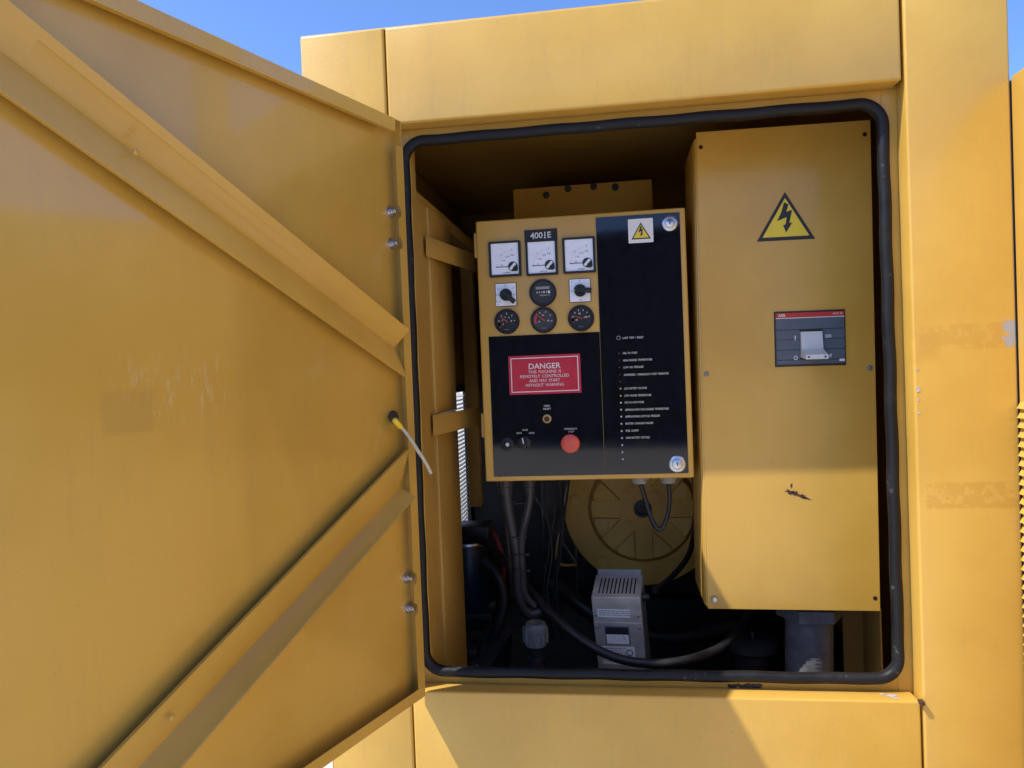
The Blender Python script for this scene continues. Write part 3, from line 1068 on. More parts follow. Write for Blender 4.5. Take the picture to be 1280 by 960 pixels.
wl = MB().prism(rrect(P(785, 290).x + 0.0005, P(816.4, 290).x, P(800, 303.8).z, P(800, 273.7).z, 0.002, 3), AY - 0.0006, AY + 0.0004).build('warning_label', M_paper, cp)
FPL = Frame(FP.world(wl.location), FP.x, FP.z)
A = FPL.p(800.3, 278.0, -0.0006)
triangle_sign(FPL, (800.3, 278.2), (789.3, 299.8), (813.7, 297.9), -0.0006, wl, 'triangle')

# ---- locks
for c, r in (((837, 279.4), 9.6), ((846.5, 579.8), 10.3)):
    cc = P(*c)
    r_ = r * 1.65 / FOC
    lk = MB().lathe((cc.x, 0, cc.z), [(r_, AY + 0.0005), (r_, AY - 0.0025), (r_ * 0.9, AY - 0.004), (r_ * 0.62, AY - 0.0045), (r_ * 0.58, AY - 0.002)], 'y', 28, cap=False).build('lock', M_zinc, cp)
    lo = lk.location
    MB().lathe((cc.x - lo.x, 0, cc.z - lo.z), [(r_ * 0.57, AY - lo.y), (r_ * 0.57, AY - 0.0028 - lo.y), (r_ * 0.4, AY - 0.0034 - lo.y), (r_ * 0.22, AY - 0.0050 - lo.y)], 'y', 20).build('barrel', M_zinc, lk)
    MB().box((cc.x - lo.x - 0.0012, AY - 0.0056 - lo.y, cc.z - lo.z - 0.0030), (cc.x - lo.x + 0.0012, AY - 0.0046 - lo.y, cc.z - lo.z + 0.0030)).build('key_slot', M_blue, lk)

# ---- danger sign
a, b2 = P(635.2, 445.4, AY), P(727.0, 490.8, AY)
dg_ = MB().box((a.x, AY - 0.0016, b2.z), (b2.x, AY + 0.0004, a.z), 0.0004, 1).build('danger_sign', M_sign, cp)
lo = dg_.location
wy = AY - 0.0019 - lo.y
hx, hz = (b2.x - a.x) / 2, (a.z - b2.z) / 2
MB().ring(rrect(-hx + 0.0050, hx - 0.0050, -hz + 0.0050, hz - 0.0050, 0.0004, 1), rrect(-hx + 0.0069, hx - 0.0069, -hz + 0.0069, hz - 0.0069, 0.0003, 1), wy, wy + 0.0005).build('border', M_print, dg_)
for s, w_, py, hh, bo in (('DANGER', 40, 457.3, 0.0125, 0.012), ('THIS MACHINE IS', 41, 464.4, 0.0066, 0.0), ('REMOTELY CONTROLLED', 61, 469.9, 0.0066, 0.0),
                          ('AND MAY START', 38.5, 475.4, 0.0066, 0.0), ('WITHOUT WARNING', 48, 480.9, 0.0066, 0.0)):
    wd = w_ * 1.65 / FOC
    cxp = P(681, py).x - lo.x
    text_mesh(s, M_print, cxp - wd / 2, cxp + wd / 2, P(681, py).z - lo.z, hh, wy, bo, 'lettering', dg_)

# ---- annunciator lamps and their legends
lamps = [(827, 178, 'r', 'FAIL TO START', 848, 925), (829, 215, 'r', 'HIGH ENGINE TEMPERATURE', 850, 1003),
         (830, 253, 'r', 'LOW OIL PRESSURE', 851, 957), (832, 291, 'r', 'OVERSPEED / EMERGENCY STOP OPERATED', 853, 1092),
         (834, 329, 'r', '', 0, 0), (835, 366, 'a', 'LOW BATTERY VOLTAGE', 855, 975), (836, 404, 'a', 'LOW WATER TEMPERATURE', 856, 999),
         (837, 441, 'w', 'NOT IN AUTO MODE', 857, 960), (838, 478, 'w', 'APPROACHING HIGH ENGINE TEMPERATURE', 859, 1092),
         (839, 515, 'w', 'APPROACHING LOW OIL PRESSURE', 861, 1044), (840, 553, 'w', 'BATTERY CHARGER FAILURE', 862, 1010),
         (841, 592, 'w', 'FUEL ALARM', 863, 930), (843, 629, 'w', 'HIGH BATTERY VOLTAGE', 864, 990),
         (844, 667, 'w', '', 0, 0), (845, 705, 'w', '', 0, 0), (847, 742, 'w', '', 0, 0)]
zx = lambda x: 580 + x / 4.267
zy = lambda y: 400 + y / 4.267
lm = {}
for kx, mt_ in (('r', M_redlamp), ('a', M_amber), ('w', M_clear)):
    lm[kx] = MB().lathe((0, 0, 0), [(0.0021, 0.0004), (0.0021, -0.001), (0.0015, -0.0022), (0.0005, -0.0027)], 'y', 12).mesh('indicator_lamp', mt_)
for x, y, kx, s, x0, x1 in lamps:
    place(lm[kx], 'indicator_lamp', cp, loc=P(zx(x), zy(y), AY))
    if s:
        A, B = P(zx(x0), zy(y), AY - 0.0005), P(zx(x1), zy(y - 1.5), AY - 0.0005)
        text_mesh(s, M_print, A.x, B.x, (A.z + B.z) / 2 + 0.0006, 0.0044, AY - 0.0005, 0.0, 'legend', cp)
c = P(773.1, 422.3, AY)
MB().lathe((c.x, 0, c.z), [(0.0046, AY + 0.0003), (0.0046, AY - 0.0014), (0.0034, AY - 0.0014), (0.0032, AY - 0.0005)], 'y', 18, cap=False).build('test_button', M_grey, cp)
A, B = P(778, 422.4, AY), P(804.3, 421.6, AY)
text_mesh('LAMP TEST / RESET', M_print, A.x, B.x, (A.z + B.z) / 2, 0.0044, AY - 0.0005, 0.0, 'legend', cp)
for s, cxp, cyp, w_, hh in (('HORN', 683.6, 507.2, 7.5, 0.0040), ('RESET', 684.0, 511.0, 9.6, 0.0040), ('EMERGENCY', 713.6, 536.0, 16, 0.0042), ('STOP', 714.0, 539.6, 7, 0.0036),
                            ('RUN', 649.0, 541.4, 5.8, 0.0036), ('STOP', 656.4, 537.6, 6.8, 0.0036), ('AUTO', 664.6, 541.2, 6.6, 0.0036)):
    c = P(cxp, cyp, AY)
    wd = w_ * 1.65 / FOC
    text_mesh(s, M_print, c.x - wd / 2, c.x + wd / 2, c.z, hh, AY - 0.0005, 0.0, 'legend', cp)

c = P(683.8, 523.5, AY)
hb = MB().lathe((c.x, 0, c.z), [(0.0100, AY + 0.0005), (0.0100, AY - 0.003), (0.0080, AY - 0.0045), (0.0064, AY - 0.0042), (0.006, AY - 0.001)], 'y', 24, cap=False).build('reset_button', M_brass, cp)
MB().lathe((0, 0, 0), [(0.0062, 0.001), (0.0062, -0.001), (0.004, -0.0022)], 'y', 18).build('plunger', M_rust, hb)
c = P(713.6, 553.5, AY)
eb = MB().lathe((c.x, 0, c.z), [(0.013, AY + 0.0005), (0.013, AY - 0.012)], 'y', 24).build('emergency_stop_button', M_bezel, cp)
lo = eb.location
MB().lathe((0, AY - lo.y, 0), [(0.0165, -0.011), (0.0208, -0.0135), (0.0212, -0.019), (0.0195, -0.0228), (0.014, -0.0252), (0.006, -0.0262)], 'y', 32).build('mushroom_head', M_red, eb)
c = P(634.1, 555.4, AY)
ks = MB().lathe((c.x, 0, c.z), [(0.0150, AY + 0.0005), (0.0150, AY - 0.004), (0.0125, AY - 0.0055), (0.010, AY - 0.0055), (0.0095, AY - 0.002)], 'y', 26, cap=False).build('key_switch', M_bezel, cp)
lo = ks.location
MB().lathe((0, AY - lo.y, 0), [(0.0094, 0), (0.0094, -0.0034), (0.0085, -0.004)], 'y', 20).build('barrel', M_face, ks)
MB().lathe((0.001, AY - lo.y, 0), [(0.0042, -0.003), (0.0042, -0.0058), (0.003, -0.0064)], 'y', 14).build('key_disc', M_clear, ks)
c = P(655.5, 553.5, AY)
rs = MB().lathe((c.x, 0, c.z), [(0.0146, AY + 0.0005), (0.0146, AY - 0.005), (0.0128, AY - 0.0062)], 'y', 26).build('rotary_switch', M_bezel, cp)
lo = rs.location
u = Vector((-0.17, 0, 0.985))
t_ = Vector((u.z, 0, -u.x))
pts = [-u * 0.012 - t_ * 0.0048, u * 0.013 - t_ * 0.0034, u * 0.013 + t_ * 0.0034, -u * 0.012 + t_ * 0.0048]
MB().prism([(p_.x, p_.z) for p_ in pts], AY - lo.y - 0.016, AY - lo.y - 0.005, 0.0012).build('grip', M_bezel, rs)
pts = [u * 0.000 - t_ * 0.0011, u * 0.0122 - t_ * 0.0009, u * 0.0122 + t_ * 0.0009, u * 0.000 + t_ * 0.0011]
MB().prism([(p_.x, p_.z) for p_ in pts], AY - lo.y - 0.0168, AY - lo.y - 0.0155).build('pointer_line', M_print, rs)
# hinge leaf on the panel's left side
a, b2 = P(591.5, 320, 0.005), P(594.6, 293, 0.005)
MB().box((-hw - 0.006, 0.004, P(592, 322).z), (-hw + 0.001, 0.012, P(592, 291).z), 0.0015).build('hinge', M_in, cp)
MB().box((-hw - 0.006, 0.004, P(605, 547).z), (-hw + 0.001, 0.012, P(605, 517).z), 0.0015).build('hinge', M_in, cp)
# cable glands under the panel
for x in (800, 836):
    c = P(x, 603, 0.07)
    gl = MB().lathe((c.x, 0.07, 0), [(0.0205, 0.001), (0.0205, -0.012), (0.0175, -0.0135), (0.0175, -0.020), (0.010, -0.021)], 'z', 20).build('cable_gland', M_grey, cp)
for x, r in ((632, 0.020), (662, 0.014)):
    c = P(x, 606, 0.07)
    MB().lathe((c.x, 0.07, 0), [(r, 0.001), (r, -0.022), (r * 0.85, -0.024), (r * 0.85, -0.04)], 'z', 12).build('conduit_nut', M_conduit, cp, smooth=20)

# ------------------------------------------------------------------ breaker cabinet
BY = 0.238
bc = [W(870, 165, BY), W(1088, 150, BY), W(885, 763, BY), W(1100.5, 762, BY)]
bz1 = (bc[0].z + bc[1].z) / 2
bz0 = (bc[2].z + bc[3].z) / 2
bxm = sum(p.x for p in bc) / 4
tilt = ((bc[0].x + bc[1].x) / 2 - (bc[2].x + bc[3].x) / 2) / (bz1 - bz0)
FB = Frame((bxm, BY, (bz0 + bz1) / 2), (math.cos(tilt), 0, -math.sin(tilt)), (math.sin(tilt), 0, math.cos(tilt)))
bx = thing('breaker_cabinet', 'tall yellow breaker cabinet with lightning warning triangle and grey toggle breaker', 'electrical cabinet', FB)
bw = ((bc[1].x - bc[0].x) + (bc[3].x - bc[2].x)) / 4
bh = (bz1 - bz0) / 2
M_box = paint('yellow enamel on breaker cabinet', rough=0.34, dirt=0.35, coat=0.15)
MB().box((-bw, 0, -bh), (bw, 0.0018, bh), 0.0006, 1).build('cover', M_box, bx)
MB().box((-bw + 0.006 - 0.010, 0.0020, -bh + 0.003), (bw - 0.003, 0.012, bh - 0.012), 0.003, 2).build('cover_rim', M_box, bx)
MB().box((-bw - 0.006, 0.0122, -bh + 0.004), (bw - 0.006, 0.20, bh - 0.014), 0.003, 2).build('cabinet_body', M_box, bx)
hole = MB().lathe((0, 0, 0), [(0.0045, 0.0004), (0.0045, -0.0002)], 'y', 14).mesh('screw_hole', M_dark)
for q in ((876, 184), (1081, 168), (1094, 747.7)):
    place(hole, 'screw_hole', bx, loc=FB.p(*q, 0) + Vector((0, -0.0003, 0)))
scr = MB().lathe((0, 0, 0), [(0.0058, 0.0004), (0.0055, -0.002), (0.0035, -0.0032)], 'y', 14).mesh('screw', plain('dull screw', (0.20, 0.19, 0.17), 0.5, metal=0.3))
for q in ((883, 467.5), (1087, 460)):
    place(scr, 'screw', bx, loc=FB.p(*q, 0))
std = MB().lathe((0, 0, 0), [(0.0060, 0.0004), (0.0060, -0.010), (0.0050, -0.013)], 'y', 14).mesh('stud', M_zinc)
place(std, 'stud', bx, loc=FB.p(892.7, 747.7, 0))
triangle_sign(FB, (981.4, 240.0), (946.0, 302.2), (1019.0, 298.4), -0.0004, bx)
ch = MB()
p = FB.p(993, 616, 0)
for i, (ox, oz, w_, h_) in enumerate(((-0.010, 0.002, 0.011, 0.0042), (0.002, -0.001, 0.007, 0.0052), (0.016, -0.008, 0.010, 0.0040), (-0.006, 0.015, 0.0020, 0.0045), (0.023, -0.012, 0.010, 0.0018))):
    ch.prism(blot(p.x + ox, p.z + oz, w_, h_, 15, 0.9, 50 + i, -0.25), -0.0005, 0.0003)
ch.build('paint_chip', M_rust, bx)

# breaker escutcheon
a, b2 = FB.p(967.2, 390.0, 0), FB.p(1057.2, 456.2, 0)
X0, X1, Z0, Z1 = a.x, b2.x, b2.z, a.z
cb = MB().box((X0, -0.003, Z0), (X1, 0.0004, Z1), 0.0008, 1).build('circuit_breaker', M_ink, bx)
lo = cb.location
bwid, bhei = X1 - X0, Z1 - Z0
fx = lambda f_: -bwid / 2 + f_ * bwid
fz = lambda f_: bhei / 2 - f_ * bhei
y0 = -0.003 - lo.y
MB().box((fx(0.02), y0 - 0.0014, fz(0.03)), (fx(0.985), y0 + 0.0005, fz(0.115)), 0.0003, 1).build('red_stripe', M_breakerred, cb)
MB().box((fx(0.02), y0 - 0.0013, fz(0.118)), (fx(0.985), y0 + 0.0005, fz(0.132))).build('pale_line', M_print, cb)
segs = [0.135, 0.335, 0.515, 0.70, 0.88, 0.965]
for i in range(5):
    za, zb = fz(segs[i]) - 0.0004, fz(segs[i + 1]) + 0.0004
    if i in (1, 2, 3):
        for xa, xb in ((0.02, 0.355), (0.685, 0.985)):
            MB().box((fx(xa), y0 - 0.0014, zb), (fx(xb), y0 + 0.0005, za), 0.0004, 1).build('face_panel', M_breaker, cb)
    else:
        MB().box((fx(0.02), y0 - 0.0014, zb), (fx(0.985), y0 + 0.0005, za), 0.0004, 1).build('face_panel', M_breaker, cb)
# toggle: upper plate, bent nose
tx0, tx1 = fx(0.362), fx(0.665)
tg = MB()
n0 = y0 - 0.006
prof_ = [(n0, fz(0.38)), (n0 - 0.004, fz(0.55)), (n0 - 0.006, fz(0.70)), (n0 - 0.040, fz(0.80)), (n0 - 0.040, fz(0.88)), (n0 + 0.003, fz(0.84)), (y0, fz(0.84)), (y0, fz(0.38))]
va = [tg.bm.verts.new((tx0, q[0], q[1])) for q in prof_]
vb = [tg.bm.verts.new((tx1, q[0], q[1])) for q in prof_]
tg.bm.faces.new(va)
tg.bm.faces.new(vb[::-1])
for i in range(len(va)):
    j = (i + 1) % len(va)
    tg.bm.faces.new((va[j], va[i], vb[i], vb[j]))
tg.build('toggle', M_toggle, cb)
for x in (tx0 + 0.0055, tx1 - 0.0055):
    MB().lathe((x, n0 - 0.040, fz(0.84)), [(0.0022, 0.001), (0.0022, -0.0004)], 'y', 12).build('toggle_hole', M_ink, cb)
yt = y0 - 0.0018
for s, f0, f1, fy, h_, m_ in (('ABB', 0.055, 0.155, 0.072, 0.0062, M_print), ('SACE S5', 0.825, 0.96, 0.068, 0.0042, M_print), ('on', 0.712, 0.795, 0.472, 0.0070, M_print),
                              ('off', 0.728, 0.802, 0.825, 0.0085, M_print), ('O', 0.262, 0.318, 0.845, 0.0090, M_print)):
    text_mesh(s, m_, fx(f0), fx(f1), fz(fy), h_, yt, 0.01, 'lettering', cb)
MB().box((fx(0.284), yt, fz(0.53)), (fx(0.296), yt + 0.0005, fz(0.445))).build('lettering', M_print, cb)
MB().box((fx(0.905), yt, fz(0.925)), (fx(0.98), yt + 0.0005, fz(0.885))).build('lettering', M_print, cb)

# gland and flexible conduit below the cabinet
c = W(1012, 775, BY + 0.09)
FG = Frame((c.x, BY + 0.09, bz0))
cdn = thing('flexible_conduit', 'thick grey ribbed conduit with hexagonal nut below breaker cabinet', 'conduit', FG)
MB().lathe((0, 0, 0), [(0.058, 0.0), (0.058, -0.012)], 'z', 24).build('collar', M_hose, cdn)
MB().lathe((0, 0, 0), [(0.062, -0.012), (0.072, -0.014), (0.072, -0.040), (0.060, -0.043)], 'z', 6).build('hex_nut', M_hose, cdn, smooth=20)
rb = [(0, 0, -0.042 - 0.0045 * k) for k in range(76)]
MB().tube([(0.006 * math.sin(q[2] * 5), 0, q[2]) for q in rb], 0.050, 20, ribs=0.035).build('conduit_hose', M_hose, cdn, smooth=60)

# ------------------------------------------------------------------ alternator
ALY = 0.75
ac = W(803, 635, ALY)
kpx = (1.4 + ALY) / FOC
Ro, Ri = 97 * kpx, 63.5 * kpx
FA = Frame((ac.x, ALY, ac.z))
al = thing('alternator', 'yellow alternator with round spoked end cover behind the control panel', 'alternator', FA)
MB().lathe((0, 0, 0), [(Ro * 0.97, 0.62), (Ro * 0.97, 0.05), (Ro, 0.04), (Ro, 0.008), (Ro * 0.985, 0.0), (Ri * 1.05, -0.004), (Ri * 1.03, 0.012), (Ri * 0.5, 0.012)], 'y', 72).build('housing', M_alt, al)
ec = MB().lathe((0, 0, 0), [(Ri, 0.011), (Ri, -0.006), (Ri * 0.985, -0.009), (0.16 * Ri, -0.009), (0.15 * Ri, 0.0)], 'y', 72, cap=False).build('end_cover', M_alt, al)
el = ec.location
for k in range(8):
    # raised wedge fields between the spokes
    a0, a1 = R(k * 45 + 14), R(k * 45 + 31)
    pts = [(Ri * 0.46 * math.cos((a0 + a1) / 2), Ri * 0.46 * math.sin((a0 + a1) / 2))]
    for j in range(5):
        a = R(k * 45 + 9.5) + (R(26)) * j / 4
        pts.append((Ri * 0.965 * math.cos(a), Ri * 0.965 * math.sin(a)))
    pts = [(x - el.x, z_ - el.z) for x, z_ in pts]
    MB().prism(pts, -0.0205 - el.y, -0.0085 - el.y, 0.004).build('wedge_rib', M_alt, ec)
hubm = MB().lathe((0, 0, 0), [(0.165 * Ri, 0.0), (0.175 * Ri, -0.012), (0.12 * Ri, -0.012), (0.11 * Ri, -0.004), (0.05 * Ri, -0.004), (0.04 * Ri, -0.010)], 'y', 28).build('shaft_hub', M_engine, al)
ab = MB().lathe((0, 0, 0), [(0.012, 0.002), (0.0115, -0.004), (0.005, -0.0045), (0.005, -0.009)], 'y', 12).mesh('cover_bolt', M_alt)
for a in (45, 135, 225, 315):
    place(ab, 'cover_bolt', al, loc=(Ri * 0.41 * math.cos(R(a + 0)), -0.0092, Ri * 0.41 * math.sin(R(a))))
hb_ = MB().lathe((0, 0, 0), [(0.016, 0.002), (0.016, -0.008), (0.008, -0.009)], 'y', 6).mesh('housing_bolt', M_alt, 20)
for a in (232, 308, 172):
    place(hb_, 'housing_bolt', al, loc=(Ro * 0.86 * math.cos(R(a)), 0.0, Ro * 0.86 * math.sin(R(a))))
# terminal box on top
q0, q1 = FA.p(641, 236, -0.12), FA.p(815, 224, -0.12)
tbx = MB().box((q0.x, -0.12, Ro * 0.90), (q1.x, 0.40, (q0.z + q1.z) / 2), 0.004, 2).build('terminal_box', M_alt, al)
tbm = MB().lathe((0, 0, 0), [(0.010, 0.002), (0.0095, -0.006), (0.005, -0.0065), (0.005, -0.012)], 'y', 8).mesh('terminal_bolt', M_engine)
for px_, py_ in ((683, 244), (710, 236), (742, 233.5), (769, 234)):
    place(tbm, 'terminal_bolt', al, loc=FA.p(px_, py_, -0.12))
MB().box((-Ro * 0.9, 0.1, -Ro * 1.25), (Ro * 0.9, 0.5, -Ro * 0.6), 0.01).build('mounting_foot', M_engine, al)
MB().box((-0.36, 0.66, -0.45), (0.36, 0.69, 0.35), 0.01).build('engine_end', M_engine, al)

# ------------------------------------------------------------------ battery charger
CY = 0.34
f0, f1 = W(738.5, 745, CY), W(800.5, 748.5, CY + 0.0)
cw = (f1.x - f0.x) / 2
FCH = Frame(((f0.x + f1.x) / 2, CY, (f0.z + f1.z) / 2), (math.cos(R(-8)), math.sin(R(-8)), 0), (math.sin(R(-3.0)), -math.sin(R(8)), 1))
_x = FCH.x - FCH.z * FCH.x.dot(FCH.z)
FCH = Frame(FCH.o, _x, FCH.z)
chg = thing('battery_charger', 'silver metal battery charger with slotted top and small ammeter, below the control panel', 'battery charger', FCH)
CH, CDP = 0.235, 0.085
MB().hexa([(-cw, 0, -CH), (cw, 0, -CH), (cw, CDP, -CH), (-cw, CDP, -CH), (-cw, 0, 0), (cw, 0, 0), (cw, CDP, 0.018), (-cw, CDP, 0.018)], 0.0012).build('case', M_alu, chg)
MB().box((cw - 0.0005, 0.004, -CH + 0.002), (cw + 0.001, CDP - 0.001, -0.004)).build('side_plate', M_aludark, chg)
MB().box((-cw + 0.004, CDP + 0.0002, -0.02), (cw - 0.004, CDP + 0.003, 0.032), 0.001).build('mounting_flange', M_aludark, chg)
for k in range(10):
    x = -cw + 0.016 + k * (2 * cw - 0.032) / 9
    zt = lambda y: 0.018 * y / CDP + 0.0006
    MB().hexa([(x - 0.0016, 0.014, zt(0.014) - 0.001), (x + 0.0016, 0.014, zt(0.014) - 0.001), (x + 0.0016, 0.072, zt(0.072) - 0.001), (x - 0.0016, 0.072, zt(0.072) - 0.001),
               (x - 0.0016, 0.014, zt(0.014)), (x + 0.0016, 0.014, zt(0.014)), (x + 0.0016, 0.072, zt(0.072)), (x - 0.0016, 0.072, zt(0.072))]).build('vent_slot', M_dark, chg)
MB().box((-cw + 0.002, -0.0018, -CH + 0.002), (cw - 0.002, 0.0002, -0.062), 0.0006, 1).build('face_plate', M_alu, chg)
scm = MB().lathe((0, 0, 0), [(0.0032, 0.0004), (0.003, -0.0016), (0.0016, -0.0022)], 'y', 12).mesh('screw', M_zinc)
for x, z_, y in ((-cw + 0.007, -0.045, 0), (cw - 0.008, -0.045, 0), (-cw + 0.007, -0.074, -0.0018), (cw - 0.008, -0.074, -0.0018), (-cw + 0.007, -0.165, -0.0018)):
    place(scm, 'screw', chg, loc=(x, y, z_))
am = MB().box((-0.032, -0.005, -0.116), (0.026, -0.0016, -0.068), 0.001).build('ammeter', M_aludark, chg)
lo = am.location
MB().box((-0.030 - lo.x, -0.0056 - lo.y, -0.090 - lo.z), (0.024 - lo.x, -0.0046 - lo.y, -0.072 - lo.z)).build('meter_band', M_ink, am)
MB().box((-0.029 - lo.x, -0.0055 - lo.y, -0.114 - lo.z), (0.023 - lo.x, -0.0046 - lo.y, -0.0902 - lo.z)).build('dial', M_paper, am)
mb = arc_marks(Vector((-0.003 - lo.x, 0, -0.128 - lo.z)), 0.022, 40, 140, 9, 0.003, 0.0003, -0.0058 - lo.y)
place(mb.mesh('scale', M_ink), 'scale', am, loc=(0, 0, 0))
MB().prism([(0.010 - lo.x, -0.093 - lo.z), (0.0107 - lo.x, -0.093 - lo.z), (0.0165 - lo.x, -0.104 - lo.z), (0.0155 - lo.x, -0.104 - lo.z)], -0.0062 - lo.y, -0.0057 - lo.y).build('needle', M_ink, am)
# rating label: rows of illegible small print
MB().box((-0.044, -0.0022, -0.168), (0.034, -0.0016, -0.122)).build('rating_label', M_paper, chg)
MB().box((-0.046, -0.0004, -0.050), (0.030, 0.0003, -0.030)).build('rating_label', M_paper, chg)
pr = MB()
rr = random.Random(3)
for zr, y in [(-0.034, -0.0007), (-0.039, -0.0007), (-0.044, -0.0007)] + [(-0.127 - 0.0055 * k, -0.0025) for k in range(7)]:
    x = -0.043
    while x < (0.026 if zr > -0.1 else 0.008):
        w_ = rr.uniform(0.003, 0.010)
        pr.box((x, y, zr - 0.0009), (x + w_, y + 0.0003, zr + 0.0009))
        x += w_ + 0.0018
tag(pr.build('small_print', M_greyink, chg), kind='stuff')
MB().lathe((0.022, -0.0024, -0.137), [(0.008, 0.0004), (0.008, -0.0002), (0.006, -0.0002), (0.006, 0.0003)], 'y', 18, cap=False).build('approval_mark', M_ink, chg)
MB().tube([(cw - 0.001, 0.03, -0.012), (cw + 0.010, 0.03, -0.012), (cw + 0.018, 0.03, -0.012)], [0.010, 0.009, 0.007], 12).build('cable_gland', M_black, chg)


# ------------------------------------------------------------------ cables and loose interior things
def cable(name, label, pts, r, mat, group=None, ribs=0.0, n=10, cat='cable'):
    w = [W(*p) for p in pts]
    base = min(w, key=lambda v: v.z)
    path_ = spline([p - base for p in w], n)
    o = place(MB().tube(path_, r, 12, ribs=ribs).mesh(name, mat, 60), name, None, loc=base)
    return tag(o, label, cat, group)


cable('power_cable', 'thick black cable sagging across the opening in front of the battery charger',
      [(585, 668, 0.62), (612, 682, 0.58), (640, 712, 0.50), (668, 745, 0.40), (700, 778, 0.33), (735, 805, 0.29), (770, 822, 0.27), (810, 829, 0.26), (860, 825, 0.28), (905, 806, 0.34), (935, 770, 0.42), (948, 735, 0.48)], 0.0105, M_black)
cable('gland_cable', 'black cable looping in a U between two grey glands under the control panel',
      [(801, 606, 0.32), (806, 622, 0.32), (813, 645, 0.31), (820, 659, 0.30), (828, 660, 0.30), (834, 645, 0.31), (837, 625, 0.32), (836, 606, 0.32)], 0.0052, M_black)
cable('charger_cable', 'black cable curving past the alternator rim into the charger side',
      [(818, 738, 0.40), (832, 728, 0.46), (848, 712, 0.54), (860, 695, 0.6), (867, 672, 0.64), (870, 640, 0.66), (868, 600, 0.68), (860, 560, 0.7)], 0.0075, M_black)
lab = 'dark ribbed conduit hanging under the control panel, looped back at its foot'
cable('wiring_conduit', 'fat dark conduit dropping from the control panel among bundled wiring', [(633, 600, 0.32), (634, 625, 0.32), (639, 655, 0.33), (646, 690, 0.34), (648, 725, 0.35), (652, 752, 0.36), (662, 766, 0.37), (675, 764, 0.38)], 0.0125, M_conduit, ribs=0.05, n=14, cat='conduit')
cable('wiring_conduit', 'thinner dark conduit curving in from the panel\'s second nut to join the bundle', [(662, 600, 0.32), (662, 625, 0.32), (657, 650, 0.32), (652, 675, 0.33), (653, 710, 0.34), (656, 742, 0.35), (668, 758, 0.36)], 0.0088, M_conduit, ribs=0.05, n=14, cat='conduit')
cable('wiring_conduit', 'slim black conduit on the outer side of the wiring bundle', [(634, 610, 0.36), (632, 640, 0.36), (636, 680, 0.36), (640, 720, 0.37), (641, 745, 0.38)], 0.0075, M_black, ribs=0.05, n=14, cat='conduit')
cable('battery_lead', 'dark red cable dropping beside the blue canister', [(606, 655, 0.75), (618, 668, 0.73), (626, 690, 0.72), (630, 715, 0.72), (626, 745, 0.74)], 0.0075, M_redcable)
# cable ties round the bundle
for i, (px_, py_, w_) in enumerate(((645, 628, 0.026), (647, 670, 0.021), (650, 692, 0.021), (651, 712, 0.021))):
    c = W(px_, py_, 0.335)
    o = place(MB().tube([(w_ * math.cos(2 * math.pi * k / 20), w_ * 0.7 * math.sin(2 * math.pi * k / 20), 0) for k in range(20)], 0.0016, 6, closed=True).box((w_ * 0.8, -w_ * 0.5, -0.003), (w_ * 0.8 + 0.006, -w_ * 0.5 + 0.005, 0.003)).mesh('cable_tie', M_bezel, 60), 'cable_tie', None, loc=c)
    tag(o, ['cable tie with pale head near the top of the wiring bundle', 'black cable tie where the two conduits first meet',
            'black cable tie halfway down the wiring bundle', 'black cable tie at the lower end of the wiring bundle'][i], 'cable tie', 'ties round the wiring bundle')

# grey pipe union
c = W(670, 806, 0.42)
FU = Frame(c)
un = thing('pipe_union', 'small grey plastic screw union standing on a pipe below the wiring', 'fitting', FU)
MB().lathe((0, 0, 0), [(0.026, 0.0), (0.027, 0.032), (0.0295, 0.034), (0.0295, 0.046), (0.026, 0.050), (0.024, 0.056), (0.017, 0.056), (0.016, 0.040)], 'z', 24, cap=False).build('union_body', M_grey, un)
for k in range(8):
    a = 2 * math.pi * k / 8
    MB().box((0.0285 * math.cos(a) - 0.003, 0.0285 * math.sin(a) - 0.003, 0.006), (0.0285 * math.cos(a) + 0.003, 0.0285 * math.sin(a) + 0.003, 0.045), 0.001).build('grip_rib', M_grey, un)
MB().lathe((0, 0, 0), [(0.018, 0.005), (0.018, -0.03), (0.022, -0.032), (0.022, -0.05), (0.018, -0.052), (0.018, -0.42)], 'z', 18).build('pipe', M_conduit, un)

# filler cap to the right
c = W(940, 798, 0.42)
fc = thing('filler_cap', 'round dark filler cap with a wing beside the grey conduit', 'cap', Frame(c))
MB().lathe((0, 0, 0), [(0.050, -0.028), (0.058, -0.022), (0.058, -0.006), (0.050, 0.0), (0.02, 0.004), (0.006, 0.004)], 'z', 28).build('cap', M_conduit, fc)
MB().box((-0.003, -0.012, 0.003), (0.003, 0.012, 0.018), 0.002).build('wing', M_conduit, fc)
MB().lathe((0, 0, 0), [(0.040, -0.027), (0.040, -0.40)], 'z', 20).build('neck', M_engine, fc)

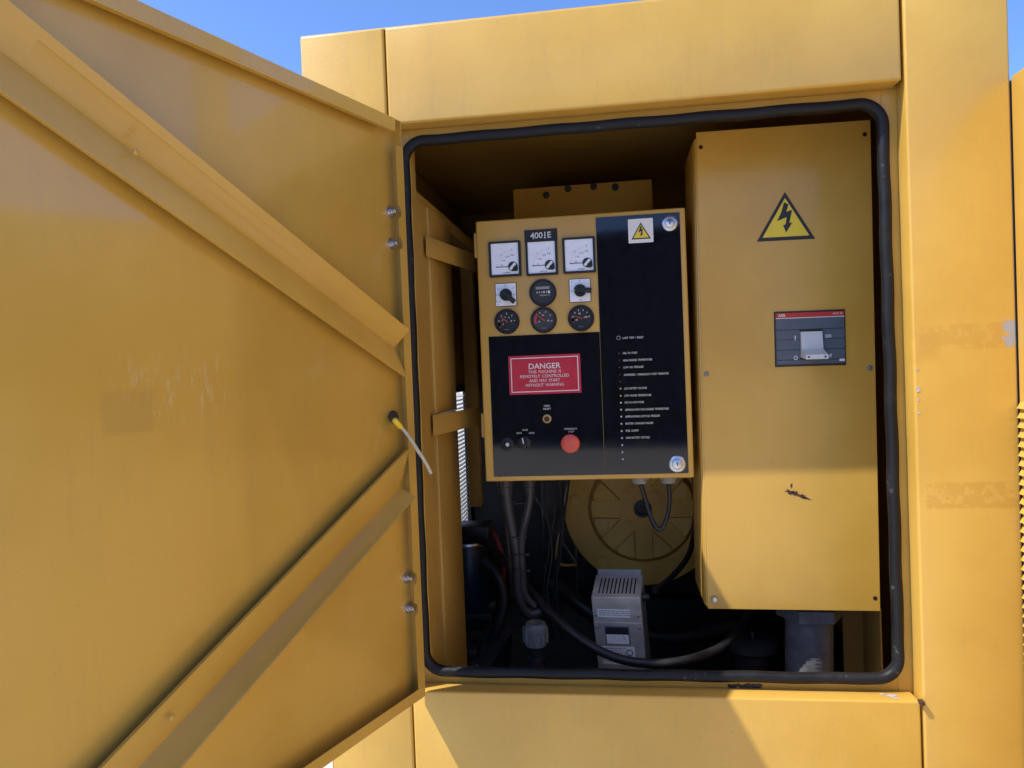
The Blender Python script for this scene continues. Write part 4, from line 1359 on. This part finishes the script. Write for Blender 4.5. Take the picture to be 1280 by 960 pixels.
# blue canister at the left
c = W(588, 760, 0.70)
bf = thing('filter_canister', 'dark blue canister filter with steel clamp behind the left post', 'canister', Frame(c))
MB().lathe((0, 0, 0), [(0.050, 0), (0.056, 0.010), (0.056, 0.19), (0.050, 0.20)], 'z', 28).build('canister', M_blue, bf)
MB().lathe((0, 0, 0), [(0.0575, 0.185), (0.059, 0.187), (0.059, 0.197), (0.0575, 0.199)], 'z', 28, cap=False).build('clamp', M_zinc, bf)
MB().box((-0.06, -0.04, 0.20), (0.07, 0.05, 0.245), 0.006).build('filter_head', M_engine, bf)
MB().box((-0.09, -0.05, -0.03), (0.07, 0.06, 0.0), 0.004).build('bracket', M_engine, bf)
MB().box((-0.02, 0.0, -0.30), (0.03, 0.04, -0.031), 0.003).build('bracket_leg', M_engine, bf)

# dark hoses and wires that fill the engine bay behind the wiring
lab_w = 'thin black wire hanging in the dark behind the wiring bundle'
for i, (xa, xb, xc, yd) in enumerate(((690, 694, 686, 0.62), (700, 703, 698, 0.66), (678, 683, 690, 0.58), (712, 706, 701, 0.64))):
    cable('hanging_wire', lab_w, [(xa, 596, yd), (xb, 640, yd + 0.01), (xc, 690, yd), (xc - 6, 740, yd - 0.02), (xc + 4, 800, yd - 0.04)], 0.0034, M_black, 'thin wires hanging behind the bundle')
cable('coolant_hose', 'fat black hose bending across the engine bay below the alternator', [(690, 730, 0.80), (715, 748, 0.74), (745, 770, 0.72), (790, 790, 0.72), (850, 796, 0.74), (920, 780, 0.80)], 0.022, M_engine, cat='hose')
cable('coolant_hose', 'black hose curling down beside the blue canister', [(604, 700, 0.60), (622, 720, 0.58), (630, 750, 0.57), (622, 785, 0.56), (606, 815, 0.56)], 0.014, M_engine, cat='hose')
cable('fuel_line', 'thin yellow metal line bent around the left of the alternator', [(704, 660, 0.86), (698, 676, 0.86), (696, 696, 0.86), (702, 706, 0.86), (726, 706, 0.86)], 0.0045, M_alt, cat='pipe')
c = W(600, 828, 0.50)
tr = thing('battery_tray', 'dark angled steel tray at the foot of the canister', 'tray', Frame(c))
MB().hexa([(-0.10, -0.06, -0.10), (0.03, -0.06, -0.10), (0.06, 0.10, -0.10), (-0.10, 0.10, -0.10), (-0.10, -0.06, 0.005), (0.03, -0.06, 0.005), (0.075, 0.10, 0.05), (-0.10, 0.10, 0.05)], 0.003).build('tray', M_conduit, tr)
MB().box((-0.08, -0.03, 0.02), (0.00, 0.06, 0.045), 0.004).build('clamp_block', M_engine, tr)
for x in (-0.06, 0.0):
    MB().lathe((x, -0.045, 0.004), [(0.006, 0.0), (0.006, 0.006), (0.003, 0.008)], 'z', 8).build('tray_bolt', M_zinc, tr)
